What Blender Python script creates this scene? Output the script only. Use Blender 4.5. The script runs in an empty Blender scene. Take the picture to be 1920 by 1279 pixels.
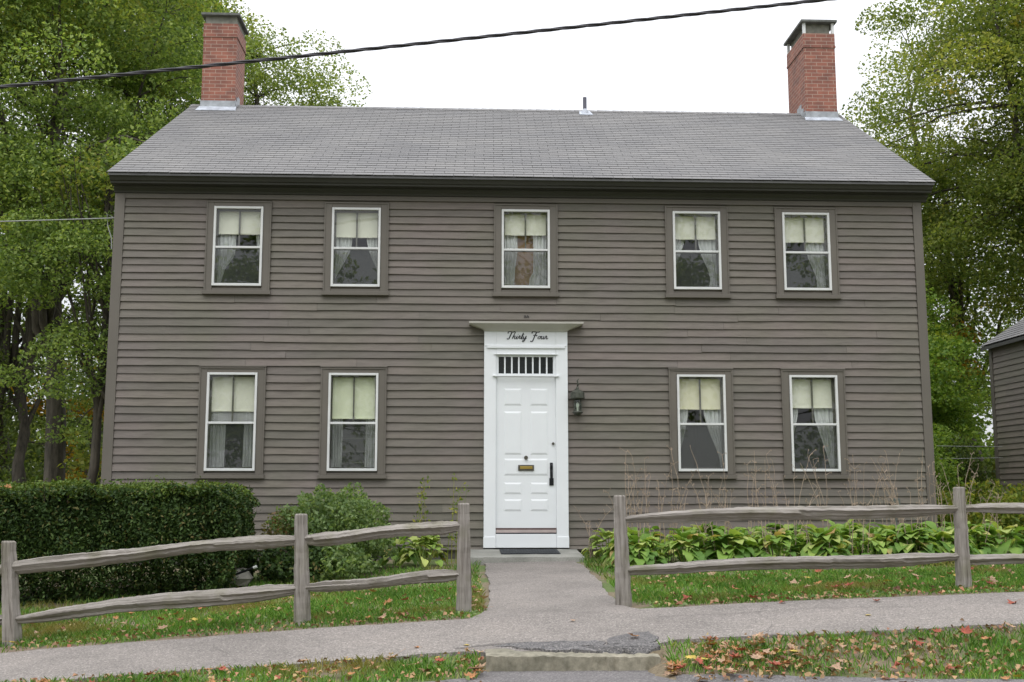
import bpy, math, random
import numpy as np
from mathutils import Vector, Matrix
R = math.radians
S = bpy.context.scene
C = S.collection
# ------------------------------------------------------------------ camera
cam_d = bpy.data.cameras.new('camera'); cam = bpy.data.objects.new('camera', cam_d); C.objects.link(cam)
cam_d.sensor_width = 36.0; cam_d.lens = 2058.7 / 1920 * 36
cam_d.clip_start = 0.05; cam_d.clip_end = 2000
cam.location = (-0.6992, -16.5, 0.81)
cam.rotation_euler = (math.pi / 2 + 0.137, 0, -0.0437)
S.camera = cam
# ------------------------------------------------------------------ sky
SUN_EL, SUN_AZ = R(52), R(200)
w = bpy.data.worlds.new('World'); S.world = w; w.use_nodes = True
nt = w.node_tree; nt.nodes.clear()
out = nt.nodes.new('ShaderNodeOutputWorld'); bg = nt.nodes.new('ShaderNodeBackground')
sky = nt.nodes.new('ShaderNodeTexSky'); sky.sky_type = 'NISHITA'; sky.sun_disc = False
sky.sun_elevation = SUN_EL; sky.sun_rotation = SUN_AZ
tc = nt.nodes.new('ShaderNodeTexCoord'); nz = nt.nodes.new('ShaderNodeTexNoise')
nz.inputs['Scale'].default_value = 2.2; nz.inputs['Detail'].default_value = 5
nt.links.new(tc.outputs['Generated'], nz.inputs['Vector'])
cr = nt.nodes.new('ShaderNodeValToRGB')            # flat cloud deck, faint mottling
cr.color_ramp.elements[0].position = .3; cr.color_ramp.elements[0].color = (11.2, 11.5, 12.3, 1)
cr.color_ramp.elements[1].position = .7; cr.color_ramp.elements[1].color = (13.2, 13.2, 13.4, 1)
nt.links.new(nz.outputs['Fac'], cr.inputs[0])
mx = nt.nodes.new('ShaderNodeMixRGB'); mx.inputs[0].default_value = .9
# overcast luminance: the zenith three times as bright as the horizon
sx = nt.nodes.new('ShaderNodeSeparateXYZ'); nt.links.new(tc.outputs['Generated'], sx.inputs[0])
ov = nt.nodes.new('ShaderNodeMapRange'); ov.inputs['From Min'].default_value = 0; ov.inputs['From Max'].default_value = 1
ov.inputs['To Min'].default_value = .43; ov.inputs['To Max'].default_value = 1.62; nt.links.new(sx.outputs['Z'], ov.inputs['Value'])
cm = nt.nodes.new('ShaderNodeMixRGB'); cm.blend_type = 'MULTIPLY'; cm.inputs[0].default_value = 1
nt.links.new(cr.outputs[0], cm.inputs[1]); nt.links.new(ov.outputs[0], cm.inputs[2])
nt.links.new(sky.outputs[0], mx.inputs[1]); nt.links.new(cm.outputs[0], mx.inputs[2])
nt.links.new(mx.outputs[0], bg.inputs[0]); bg.inputs[1].default_value = 0.085
nt.links.new(bg.outputs[0], out.inputs[0])
sd = bpy.data.lights.new('sun', 'SUN'); sd.energy = 0.7; sd.angle = R(40); sd.color = (1, .97, .93)
so = bpy.data.objects.new('sun', sd); C.objects.link(so)
so.rotation_euler = (R(30), 0, R(-20))
S.view_settings.view_transform = 'Standard'; S.view_settings.look = 'None'
S.view_settings.exposure = 0.62; S.view_settings.gamma = 1
S.render.engine = 'CYCLES'
S.cycles.max_bounces = 8; S.cycles.transparent_max_bounces = 12; S.cycles.sample_clamp_indirect = 6
try: S.cycles.use_denoising = True
except Exception: pass

rnd = random.Random(7)
# ------------------------------------------------------------------ material helpers
def newmat(name):
    m = bpy.data.materials.new(name); m.use_nodes = True
    return m, m.node_tree, m.node_tree.nodes['Principled BSDF']
def ramp(nt, fac, stops, interp='LINEAR'):
    r = nt.nodes.new('ShaderNodeValToRGB'); r.color_ramp.interpolation = interp
    e = r.color_ramp.elements
    while len(e) > 1: e.remove(e[-1])
    e[0].position = stops[0][0]; e[0].color = (*stops[0][1], 1)
    for p, c in stops[1:]:
        q = e.new(p); q.color = (*c, 1)
    nt.links.new(fac, r.inputs[0]); return r.outputs[0]
def noise(nt, scale, detail=3, vec=None, rough=.5, stretch=None):
    n = nt.nodes.new('ShaderNodeTexNoise'); n.inputs['Scale'].default_value = scale
    n.inputs['Detail'].default_value = detail; n.inputs['Roughness'].default_value = rough
    t = nt.nodes.new('ShaderNodeTexCoord'); v = t.outputs['Object']
    if stretch:
        mp = nt.nodes.new('ShaderNodeMapping'); mp.inputs['Scale'].default_value = stretch
        nt.links.new(v, mp.inputs[0]); v = mp.outputs[0]
    nt.links.new(v, n.inputs['Vector']); return n.outputs['Fac']
def mix(nt, f, a, b, typ='MIX'):
    m = nt.nodes.new('ShaderNodeMixRGB'); m.blend_type = typ
    for i, x in enumerate((f, a, b)):
        if isinstance(x, (int, float)): m.inputs[i].default_value = x
        elif isinstance(x, tuple): m.inputs[i].default_value = (*x, 1)
        else: nt.links.new(x, m.inputs[i])
    return m.outputs[0]
def bump(nt, b, h, strength=.3, dist=.01):
    n = nt.nodes.new('ShaderNodeBump'); n.inputs['Strength'].default_value = strength
    n.inputs['Distance'].default_value = dist; nt.links.new(h, n.inputs['Height'])
    nt.links.new(n.outputs[0], b.inputs['Normal'])
def island(nt):
    g = nt.nodes.new('ShaderNodeNewGeometry'); return g.outputs['Random Per Island']
def simple(name, col, rough=.6, metal=0, var=.12, scale=6, bmp=0, stretch=None):
    m, nt, b = newmat(name)
    n = noise(nt, scale, 4, stretch=stretch)
    lo = tuple(c * (1 - var) for c in col); hi = tuple(c * (1 + var) for c in col)
    nt.links.new(ramp(nt, n, [(.3, lo), (.7, hi)]), b.inputs['Base Color'])
    b.inputs['Roughness'].default_value = rough; b.inputs['Metallic'].default_value = metal
    if bmp: bump(nt, b, n, bmp)
    return m
def clap_mat(name, k=1.0):
    m, nt, b = newmat(name)
    big = noise(nt, .9, 4); c1 = ramp(nt, big, [(.36, (.134 * k, .124 * k, .096 * k)), (.64, (.152 * k, .130 * k, .114 * k))])
    isl = ramp(nt, island(nt), [(0, (.86, .87, .87)), (.5, (1, 1, 1)), (1, (1.13, 1.1, 1.1))])
    c2 = mix(nt, 1, c1, isl, 'MULTIPLY')
    fine = ramp(nt, noise(nt, 3.0, 7, stretch=(1, 1, 9), rough=.7), [(.25, (.68, .68, .66)), (.55, (1.05, 1.05, 1.05)), (.8, (1.2, 1.2, 1.18))])
    c3 = mix(nt, .8, c2, fine, 'MULTIPLY')
    nt.links.new(c3, b.inputs['Base Color']); b.inputs['Roughness'].default_value = .62
    bump(nt, b, noise(nt, 30, 5, stretch=(.12, 1, 2.5)), .25, .004)
    return m
def leaf_mat(name, stops, patch=None, trans=.42, rough=.6, pscale=.35, pr=(.6, .68)):
    m, nt, b = newmat(name)
    col = ramp(nt, island(nt), stops)
    var = ramp(nt, noise(nt, .9, 2), [(.35, (.78, .8, .8)), (.65, (1.18, 1.15, 1.1))]); col = mix(nt, 1, col, var, 'MULTIPLY')
    if patch:
        f = ramp(nt, noise(nt, pscale, 2), [(pr[0], (0, 0, 0)), (pr[1], (1, 1, 1))])
        col = mix(nt, f, col, patch)
    nt.links.new(col, b.inputs['Base Color']); b.inputs['Roughness'].default_value = rough
    b.inputs['Specular IOR Level'].default_value = .25
    tr = nt.nodes.new('ShaderNodeBsdfTranslucent')
    br = mix(nt, 1, col, (1.5, 1.5, .7), 'MULTIPLY'); nt.links.new(br, tr.inputs[0])
    ms = nt.nodes.new('ShaderNodeMixShader'); ms.inputs[0].default_value = trans
    nt.links.new(b.outputs[0], ms.inputs[1]); nt.links.new(tr.outputs[0], ms.inputs[2])
    nt.links.new(ms.outputs[0], nt.nodes['Material Output'].inputs[0])
    return m
def glass_mat(name, refl_ior=1.9, tint=(.86, .9, .86)):
    m, nt, b = newmat(name)
    nt.nodes.remove(b)
    ge = nt.nodes.new('ShaderNodeNewGeometry'); vd = nt.nodes.new('ShaderNodeVectorMath'); vd.operation = 'DOT_PRODUCT'
    nt.links.new(ge.outputs['Incoming'], vd.inputs[0]); nt.links.new(ge.outputs['Normal'], vd.inputs[1])
    def mth(op, a, b=None):
        q = nt.nodes.new('ShaderNodeMath'); q.operation = op
        for i_, x_ in enumerate((a, b)):
            if x_ is None: continue
            if isinstance(x_, (int, float)): q.inputs[i_].default_value = x_
            else: nt.links.new(x_, q.inputs[i_])
        return q.outputs[0]
    f0 = ((refl_ior - 1) / (refl_ior + 1)) ** 2      # Schlick, same from both sides of the sheet
    fres = mth('ADD', mth('MULTIPLY', mth('POWER', mth('SUBTRACT', 1.0, mth('ABSOLUTE', vd.outputs['Value'])), 5.0), 1 - f0), f0)
    gl = nt.nodes.new('ShaderNodeBsdfGlossy'); gl.inputs['Roughness'].default_value = .01
    t = nt.nodes.new('ShaderNodeBsdfTransparent'); t.inputs[0].default_value = (*tint, 1)
    bp = nt.nodes.new('ShaderNodeBump'); bp.inputs['Strength'].default_value = .05; bp.inputs['Distance'].default_value = .01
    nt.links.new(noise(nt, 2.2, 2), bp.inputs['Height']); nt.links.new(bp.outputs[0], gl.inputs['Normal'])
    ms = nt.nodes.new('ShaderNodeMixShader')
    nt.links.new(fres, ms.inputs[0]); nt.links.new(t.outputs[0], ms.inputs[1]); nt.links.new(gl.outputs[0], ms.inputs[2])
    nt.links.new(ms.outputs[0], nt.nodes['Material Output'].inputs[0]); return m
def sheer_mat(name, col, opac, rough=.8):
    m, nt, b = newmat(name)
    b.inputs['Roughness'].default_value = rough
    f = noise(nt, 9, 3, stretch=(6, 1, .3))
    nt.links.new(ramp(nt, f, [(.3, tuple(c * .75 for c in col)), (.7, col)]), b.inputs['Base Color'])
    t = nt.nodes.new('ShaderNodeBsdfTransparent'); ms = nt.nodes.new('ShaderNodeMixShader'); ms.inputs[0].default_value = opac
    nt.links.new(t.outputs[0], ms.inputs[1]); nt.links.new(b.outputs[0], ms.inputs[2])
    nt.links.new(ms.outputs[0], nt.nodes['Material Output'].inputs[0]); return m
M = {}
M['clap'] = clap_mat('painted_clapboard')
M['clapb'] = clap_mat('painted_barn_board', 1.35)
M['trim'] = simple('painted_trim', (.130, .116, .096), .55, var=.1, scale=1.2, bmp=.1)
M['trimd'] = simple('dark_eave', (.042, .042, .036), .5, var=.12, scale=1.5)  # eave boards coloured much darker than the other trim
M['white'] = simple('white_paint', (.76, .785, .80), .4, var=.02, scale=3)
M['cornice'] = simple('cornice_paint', (.5, .485, .44), .5, var=.08, scale=3)
M['storm'] = simple('white_storm_frame', (.66, .67, .66), .4, var=.06, scale=5)
M['muntin'] = simple('muntin_paint', (.10, .095, .08), .5)
M['glass'] = glass_mat('window_glass', 1.72, (.95, .97, .95))
M['screen'] = sheer_mat('insect_screen', (.09, .095, .09), .40)
M['dark'] = simple('dark_glass', (.012, .014, .016), .15)
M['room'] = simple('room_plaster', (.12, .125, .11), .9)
M['curtain'] = sheer_mat('sheer_curtain', (.8, .82, .8), .85)
M['lace'] = sheer_mat('lace_valance', (.62, .62, .62), .55)
def shade_mat(name, col):
    m, nt, b = newmat(name)
    nt.links.new(ramp(nt, noise(nt, 2, 2), [(.3, tuple(c * .9 for c in col)), (.7, col)]), b.inputs['Base Color'])
    b.inputs['Roughness'].default_value = .85
    return m
M['shade'] = shade_mat('cream_shade', (.80, .79, .67)); M['shadeg'] = shade_mat('greenish_shade', (.75, .78, .58)); M['shadey'] = shade_mat('yellowed_shade', (.82, .78, .58))
M['brown'] = simple('brown_wood', (.42, .24, .13), .6); M['books'] = simple('bookcase_paint', (.35, .36, .3), .7)
M['black'] = simple('black_iron', (.02, .02, .024), .4, .5)
M['mat'] = simple('rubber_mat', (.022, .026, .03), .9, var=.4, scale=60)
M['brass'] = simple('aged_brass', (.45, .32, .08), .35, .8); M['bronze'] = simple('dull_bronze', (.12, .11, .09), .4, .7)
M['lantern'] = simple('verdigris_iron', (.065, .07, .055), .6, .3, var=.4, scale=30)
M['lglass'] = glass_mat('lantern_glass', 1.6, (.8, .85, .8))
M['lead'] = simple('lead_flashing', (.34, .36, .38), .55, .3, var=.25, scale=9, bmp=.3)
M['leadw'] = simple('bright_flashing', (.42, .45, .5), .6, .1, var=.3, scale=6)
M['pipe'] = simple('grey_pipe', (.10, .10, .13), .5); M['capm'] = simple('grey_chimney_cap', (.12, .125, .115), .8, var=.3, scale=6, bmp=.3)
M['mortar'] = simple('chimney_mortar', (.2, .2, .17), .9, var=.3, scale=8, bmp=.3)
M['util'] = simple('grey_green_metal', (.09, .11, .10), .5)
def stone_mat(name, a, b_, sc=25):
    m, nt, b = newmat(name)
    s = ramp(nt, noise(nt, sc, 8, rough=.7), [(.3, a), (.7, b_)])
    g = ramp(nt, noise(nt, 2.5, 4), [(.35, (.72, .72, .68)), (.65, (1.08, 1.06, 1.02))])
    nt.links.new(mix(nt, 1, s, g, 'MULTIPLY'), b.inputs['Base Color']); b.inputs['Roughness'].default_value = .9
    bump(nt, b, noise(nt, sc * .7, 6, rough=.7), .5, .008); return m
M['granite'] = stone_mat('granite', (.2, .205, .19), (.33, .33, .31), 60)
M['curb'] = stone_mat('weathered_concrete', (.15, .14, .105), (.36, .335, .27), 16)
M['found'] = stone_mat('foundation_stone', (.06, .06, .055), (.14, .135, .12), 8)
M['rock'] = stone_mat('field_rock', (.12, .12, .1), (.26, .25, .22), 14)
def asphalt(name, a, b_, c):
    m, nt, b = newmat(name)
    v = nt.nodes.new('ShaderNodeTexVoronoi'); v.inputs['Scale'].default_value = 100
    t = nt.nodes.new('ShaderNodeTexCoord'); nt.links.new(t.outputs['Object'], v.inputs['Vector'])
    sep = nt.nodes.new('ShaderNodeSeparateColor'); nt.links.new(v.outputs['Color'], sep.inputs[0])
    s = ramp(nt, sep.outputs[0], [(0, a), (.45, b_), (.8, b_), (1, c)])
    g = ramp(nt, noise(nt, 1.1, 6, rough=.6), [(.3, (.76, .75, .74)), (.55, (1.02, 1.0, .99)), (.7, (1.12, 1.09, 1.07))])
    nt.links.new(mix(nt, 1, s, g, 'MULTIPLY'), b.inputs['Base Color']); b.inputs['Roughness'].default_value = .95
    bump(nt, b, sep.outputs[1], .8, .008); return m
M['walk'] = asphalt('worn_sidewalk_asphalt', (.14, .13, .12), (.235, .215, .197), (.38, .35, .325))
M['road'] = asphalt('road_asphalt', (.09, .09, .09), (.165, .155, .155), (.28, .27, .26))
M['patch'] = asphalt('broken_asphalt', (.06, .06, .06), (.145, .14, .14), (.27, .26, .25))
M['tar'] = simple('crack_tar', (.02, .02, .022), .9)
def brick_mat():
    m, nt, b = newmat('chimney_brick')
    t = nt.nodes.new('ShaderNodeUVMap')
    br = nt.nodes.new('ShaderNodeTexBrick'); nt.links.new(t.outputs[0], br.inputs['Vector'])
    br.inputs['Scale'].default_value = 1; br.inputs['Brick Width'].default_value = .21; br.inputs['Row Height'].default_value = .072
    br.inputs['Mortar Size'].default_value = .006; br.inputs['Color1'].default_value = (.31, .125, .09, 1)
    br.inputs['Color2'].default_value = (.22, .095, .072, 1); br.inputs['Mortar'].default_value = (.38, .28, .225, 1)
    g = ramp(nt, noise(nt, 5, 5), [(.3, (.72, .75, .78)), (.65, (1.12, 1.05, 1.0))])
    nt.links.new(mix(nt, .9, br.outputs['Color'], g, 'MULTIPLY'), b.inputs['Base Color'])
    b.inputs['Roughness'].default_value = .85; bump(nt, b, br.outputs['Fac'], -.5, .006); return m
M['brick'] = brick_mat()
def shingle_mat():
    m, nt, b = newmat('asphalt_shingle')
    c = ramp(nt, island(nt), [(0, (.19, .188, .187)), (.5, (.20, .197, .195)), (1, (.212, .208, .205))])
    g = ramp(nt, noise(nt, .8, 5), [(.3, (.88, .88, .9)), (.7, (1.08, 1.07, 1.06))])
    s = ramp(nt, noise(nt, 90, 3), [(.3, (.8, .8, .8)), (.7, (1.2, 1.2, 1.2))])
    nt.links.new(mix(nt, 1, mix(nt, 1, c, g, 'MULTIPLY'), s, 'MULTIPLY'), b.inputs['Base Color'])
    b.inputs['Roughness'].default_value = .95; return m
M['shingle'] = shingle_mat(); M['under'] = simple('roof_underlay', (.11, .11, .11), .95)
def wood_mat():
    m, nt, b = newmat('weathered_fence_wood')
    t = nt.nodes.new('ShaderNodeUVMap'); n = nt.nodes.new('ShaderNodeTexNoise'); n.inputs['Detail'].default_value = 8
    n.inputs['Roughness'].default_value = .65; n.inputs['Scale'].default_value = 1
    mp = nt.nodes.new('ShaderNodeMapping'); mp.inputs['Scale'].default_value = (2.2, 38, 1)
    nt.links.new(t.outputs[0], mp.inputs[0]); nt.links.new(mp.outputs[0], n.inputs['Vector'])
    c = ramp(nt, n.outputs['Fac'], [(.28, (.045, .04, .034)), (.38, (.16, .145, .128)), (.5, (.25, .232, .212)), (.66, (.33, .31, .288)), (.8, (.46, .435, .41))])
    isl = ramp(nt, island(nt), [(0, (.85, .83, .8)), (1, (1.12, 1.1, 1.08))])
    lich = ramp(nt, noise(nt, 4, 5), [(.5, (1, 1, 1)), (.72, (.72, .74, .6))])
    nt.links.new(mix(nt, 1, mix(nt, 1, c, isl, 'MULTIPLY'), lich, 'MULTIPLY'), b.inputs['Base Color'])
    b.inputs['Roughness'].default_value = .9; bump(nt, b, n.outputs['Fac'], .9, .012); return m
M['wood'] = wood_mat()
def bark_mat(name, a, b_):
    m, nt, b = newmat(name)
    n = noise(nt, 7, 7, stretch=(1, 1, .22), rough=.7)
    nt.links.new(ramp(nt, n, [(.35, a), (.65, b_)]), b.inputs['Base Color']); b.inputs['Roughness'].default_value = .95
    bump(nt, b, n, .8, .03); return m
M['bark'] = bark_mat('maple_bark', (.03, .026, .02), (.11, .095, .075)); M['twig'] = bark_mat('twig_bark', (.04, .03, .022), (.09, .07, .05))
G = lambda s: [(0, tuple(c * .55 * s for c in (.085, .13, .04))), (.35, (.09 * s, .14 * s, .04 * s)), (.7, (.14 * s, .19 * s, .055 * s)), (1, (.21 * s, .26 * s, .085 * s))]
M['leafA'] = leaf_mat('maple_leaves', G(1.75), (.28, .30, .05), pscale=.45, pr=(.64, .72))
M['leafB'] = leaf_mat('yellowgreen_leaves', [(0, (.16, .21, .04)), (.5, (.26, .31, .07)), (1, (.38, .38, .10))], (.38, .30, .06), pscale=.4, pr=(.6, .68))
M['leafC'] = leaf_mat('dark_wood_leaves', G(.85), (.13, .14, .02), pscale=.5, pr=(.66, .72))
M['leafD'] = leaf_mat('pale_leaves', [(0, (.12, .18, .05)), (.5, (.20, .26, .08)), (1, (.30, .35, .13))])
M['leafO'] = leaf_mat('orange_leaves', [(0, (.30, .16, .02)), (.5, (.46, .26, .03)), (1, (.42, .34, .05))])
M['leafR'] = leaf_mat('turning_maple_leaves', [(0, (.085, .135, .03)), (.5, (.165, .22, .05)), (1, (.27, .30, .085))], (.34, .25, .06), pscale=.42, pr=(.68, .78))
M['leafU'] = leaf_mat('understory_leaves', [(0, (.09, .17, .03)), (.5, (.18, .29, .055)), (1, (.30, .40, .085))], (.26, .3, .04), pscale=.7, pr=(.58, .66))
M['yew'] = leaf_mat('yew_needles', [(0, (.02, .042, .011)), (.6, (.042, .08, .02)), (.9, (.075, .125, .03)), (1, (.16, .13, .05))], trans=.15)
M['yewtip'] = leaf_mat('yew_tips', [(0, (.06, .11, .02)), (.6, (.11, .17, .03)), (1, (.17, .2, .04))], trans=.2)
M['bush'] = leaf_mat('bush_leaves', [(0, (.08, .14, .045)), (.5, (.16, .24, .09)), (1, (.27, .35, .16))], (.2, .12, .07), pscale=1.5, pr=(.66, .74))
M['barb'] = leaf_mat('reddish_leaves', [(0, (.1, .09, .04)), (.7, (.17, .17, .06)), (1, (.26, .10, .06))])
M['hosta'] = leaf_mat('hosta_leaves', [(0, (.09, .18, .035)), (.35, (.19, .32, .065)), (.75, (.32, .43, .11)), (.92, (.46, .50, .18)), (1, (.44, .30, .13))], (.12, .23, .05), trans=.35, pscale=2.2, pr=(.52, .62))
M['hostal'] = leaf_mat('pale_hosta_leaves', [(0, (.16, .26, .05)), (.6, (.33, .42, .11)), (.93, (.42, .46, .16)), (1, (.4, .3, .1))], trans=.22)
M['stalk'] = simple('dry_stalk', (.31, .24, .18), .9, var=.35, scale=5)
M['golden'] = leaf_mat('goldenrod_leaves', [(0, (.10, .17, .03)), (.5, (.2, .27, .05)), (1, (.36, .34, .06))])
M['grass'] = leaf_mat('grass_blades', [(0, (.08, .18, .035)), (.45, (.15, .32, .06)), (.8, (.23, .42, .09)), (.93, (.32, .40, .12)), (1, (.46, .40, .2))], (.32, .28, .10), trans=.25, pscale=1.1, pr=(.54, .68))
def ground_mat():
    m, nt, b = newmat('lawn_soil')
    f = noise(nt, 1.4, 6); s = noise(nt, 26, 6, rough=.7)
    g = ramp(nt, s, [(.3, (.06, .10, .025)), (.7, (.13, .17, .05))]); d = ramp(nt, s, [(.3, (.10, .08, .05)), (.7, (.25, .20, .13))])
    fr = ramp(nt, f, [(.42, (0, 0, 0)), (.56, (1, 1, 1))])
    nt.links.new(mix(nt, fr, g, d), b.inputs['Base Color']); b.inputs['Roughness'].default_value = 1
    bump(nt, b, s, .7, .02); return m
M['ground'] = ground_mat(); M['mulch'] = stone_mat('bare_soil', (.09, .07, .048), (.26, .20, .14), 35)
def dead(name, c): return leaf_mat(name, [(0, tuple(x * .7 for x in c)), (1, c)], tuple(x * .6 for x in c), trans=.1, pscale=9, pr=(.5, .6), rough=.7)
DEAD = {'red': dead('red_dead_leaf', (.40, .11, .07)), 'orange': dead('orange_dead_leaf', (.48, .23, .10)), 'tan': dead('tan_dead_leaf', (.50, .33, .22)), 'yellow': dead('yellow_dead_leaf', (.58, .44, .1)), 'brown': dead('brown_dead_leaf', (.16, .08, .05))}

# ------------------------------------------------------------------ object helpers
ORG = {}
def thing(name, label, cat, loc=(0, 0, 0), group=None):
    o = bpy.data.objects.new(name, None); C.objects.link(o); o.location = loc; o.empty_display_size = .2
    o['label'] = label; o['category'] = cat
    if group: o['group'] = group
    ORG[o.name] = Vector(loc); return o
def tag(o, label, cat, group=None, kind=None):
    if label: o['label'] = label
    if cat: o['category'] = cat
    if group: o['group'] = group
    if kind: o['kind'] = kind
    return o
def link_mesh(name, me, parent, org, mat):
    me.materials.append(mat)
    o = bpy.data.objects.new(name, me); C.objects.link(o)
    if parent: o.parent = parent; ORG[o.name] = ORG[parent.name]
    else: o.location = org; ORG[o.name] = Vector(org)
    return o
class MB:
    def __init__(s): s.v = []; s.f = []; s.uv = {}
    def quad(s, a, b, c, d):
        n = len(s.v); s.v += [a, b, c, d]; s.f.append((n, n + 1, n + 2, n + 3)); return s
    def box(s, x0, x1, y0, y1, z0, z1):
        n = len(s.v)
        s.v += [(x, y, z) for z in (z0, z1) for y in (y0, y1) for x in (x0, x1)]
        for f in ((0, 2, 3, 1), (4, 5, 7, 6), (0, 1, 5, 4), (2, 6, 7, 3), (0, 4, 6, 2), (1, 3, 7, 5)): s.f.append(tuple(n + i for i in f))
        return s
    def hexa(s, p):       # 8 points ordered like box
        n = len(s.v); s.v += p
        for f in ((0, 2, 3, 1), (4, 5, 7, 6), (0, 1, 5, 4), (2, 6, 7, 3), (0, 4, 6, 2), (1, 3, 7, 5)): s.f.append(tuple(n + i for i in f))
        return s
    def frustum(s, x0, x1, z0, z1, y0, inset, y1):   # raised panel facing -y
        n = len(s.v); i = inset
        s.v += [(x0, y0, z0), (x1, y0, z0), (x1, y0, z1), (x0, y0, z1), (x0 + i, y1, z0 + i), (x1 - i, y1, z0 + i), (x1 - i, y1, z1 - i), (x0 + i, y1, z1 - i)]
        for f in ((0, 1, 5, 4), (1, 2, 6, 5), (2, 3, 7, 6), (3, 0, 4, 7), (4, 5, 6, 7)): s.f.append(tuple(n + k for k in f))
        return s
    def tube(s, pts, rad, n=8, cap=True):
        pts = [Vector(p) for p in pts]; k = len(pts)
        if not hasattr(rad, '__len__'): rad = [rad] * k
        base = len(s.v); ref = None
        for i in range(k):
            t = (pts[min(i + 1, k - 1)] - pts[max(i - 1, 0)]).normalized()
            if ref is None: ref = Vector((0, 0, 1)) if abs(t.z) < .9 else Vector((1, 0, 0))
            a = t.cross(ref).normalized(); b = t.cross(a).normalized(); ref = b.cross(t) * -1 if False else ref
            for j in range(n):
                q = 2 * math.pi * j / n
                s.v.append(tuple(pts[i] + a * math.cos(q) * rad[i] + b * math.sin(q) * rad[i]))
        for i in range(k - 1):
            for j in range(n):
                s.f.append((base + i * n + j, base + i * n + (j + 1) % n, base + (i + 1) * n + (j + 1) % n, base + (i + 1) * n + j))
        if cap:
            s.f.append(tuple(base + j for j in range(n))); s.f.append(tuple(base + (k - 1) * n + n - 1 - j for j in range(n)))
        return s
    def lathe(s, cx, cy, prof, n=16):
        base = len(s.v)
        for r, z in prof:
            for j in range(n): q = 2 * math.pi * j / n; s.v.append((cx + r * math.cos(q), cy + r * math.sin(q), z))
        for i in range(len(prof) - 1):
            for j in range(n): s.f.append((base + i * n + j, base + i * n + (j + 1) % n, base + (i + 1) * n + (j + 1) % n, base + (i + 1) * n + j))
        return s
    def build(s, name, mat, parent=None, org=(0, 0, 0), smooth=False, bevel=0, uvs=None):
        o3 = ORG[parent.name] if parent else Vector(org)
        me = bpy.data.meshes.new(name)
        me.from_pydata([(v[0] - o3.x, v[1] - o3.y, v[2] - o3.z) for v in s.v], [], s.f); me.update()
        if smooth: me.polygons.foreach_set('use_smooth', [True] * len(me.polygons))
        if uvs is not None:
            l = me.uv_layers.new(name='UVMap')
            for i, lp in enumerate(me.loops): l.data[i].uv = uvs[lp.vertex_index]
        ob = link_mesh(name, me, parent, org, mat)
        if bevel:
            b = ob.modifiers.new('bevel', 'BEVEL'); b.width = bevel; b.segments = 2; b.limit_method = 'ANGLE'
        return ob
def np_mesh(name, V, F, mat, parent=None, org=(0, 0, 0), smooth=False):
    """V (n,3), F (m,k) numpy"""
    o3 = np.array(ORG[parent.name] if parent else org, float)
    me = bpy.data.meshes.new(name); V = np.asarray(V, float) - o3; k = F.shape[1]
    me.vertices.add(len(V)); me.vertices.foreach_set('co', V.ravel())
    me.loops.add(F.size); me.loops.foreach_set('vertex_index', F.ravel().astype(np.int32))
    me.polygons.add(len(F)); me.polygons.foreach_set('loop_start', np.arange(0, F.size, k, dtype=np.int32))
    try: me.polygons.foreach_set('loop_total', np.full(len(F), k, dtype=np.int32))
    except Exception: pass
    if smooth: me.polygons.foreach_set('use_smooth', np.ones(len(F), bool))
    me.update(calc_edges=True)
    return link_mesh(name, me, parent, org, mat)
def cards(P, size, rng, up=.5, aspect=.62, fold=.15, normal=None):
    """leaf shaped quads at P"""
    n = len(P); N = rng.normal(size=(n, 3)); N /= np.linalg.norm(N, axis=1)[:, None]
    if normal is not None: N = N * .8 + normal
    N[:, 2] += up; N /= np.linalg.norm(N, axis=1)[:, None]
    T = rng.normal(size=(n, 3)); T -= N * (T * N).sum(1)[:, None]; T /= np.linalg.norm(T, axis=1)[:, None]
    B = np.cross(N, T); s = (size * rng.uniform(.65, 1.3, n))[:, None]
    V = np.stack([P - T * s * .5, P + B * s * aspect * .5 - T * s * .08 + N * s * fold, P + T * s * .5, P - B * s * aspect * .5 - T * s * .08 + N * s * fold], 1).reshape(-1, 3)
    return V, np.arange(4 * n).reshape(n, 4)

# ------------------------------------------------------------------ terrain
KN = [(-60, -1.0, .03, 0), (-20, -.62, .02, 0), (-11, -.49, .012, 0), (-8.95, -.455, .012, 0), (-8.7, -.425, .03, -.001), (-8.15, -.335, .05, -.0025), (-6.95, -.228, .052, -.003),
      (-6.46, -.232, .049, -.002), (-3.5, -.18, .035, -.002), (-.5, -.14, .02, 0), (5, -.08, .0, 0), (20, 0, 0, 0), (60, .3, 0, 0), (600, 1.0, 0, 0)]
KY = np.array([k[0] for k in KN], float)
def gz(x, y):
    x = np.clip(np.asarray(x, float), -11, 9); y = np.asarray(y, float)
    a = np.interp(y, KY, [k[1] for k in KN]); b = np.interp(y, KY, [k[2] for k in KN]); c = np.interp(y, KY, [k[3] for k in KN])
    d = np.clip((x + .62) / .08, 0, 1) * np.clip((.80 - x) / .08, 0, 1) * np.clip((-8.30 - y) / .06, 0, 1) * np.clip((y + 9.3) / .6, 0, 1)
    r = a + b * x + c * x * x
    return r + d * np.minimum(0, -.462 - r)
def g1(x, y): return float(gz(x, y))
xs = np.concatenate([np.array([-500, -200, -80, -40, -20]), np.arange(-14, 14.01, .2), np.array([20, 40, 80, 200, 500])])
ys = np.concatenate([np.array([-300, -100, -60, -40, -20, -14]), np.arange(-11, 0, .1), np.arange(0, 12, .5), np.array([15, 20, 30, 60, 120, 300, 600])])
XX, YY = np.meshgrid(xs, ys); ZZ = gz(XX, YY)
rg = np.random.default_rng(3)
near = (np.abs(XX) < 14) & (YY > -11) & (YY < 11)
ZZ = ZZ + np.where(near, rg.normal(0, .005, ZZ.shape), 0) - .012
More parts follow.
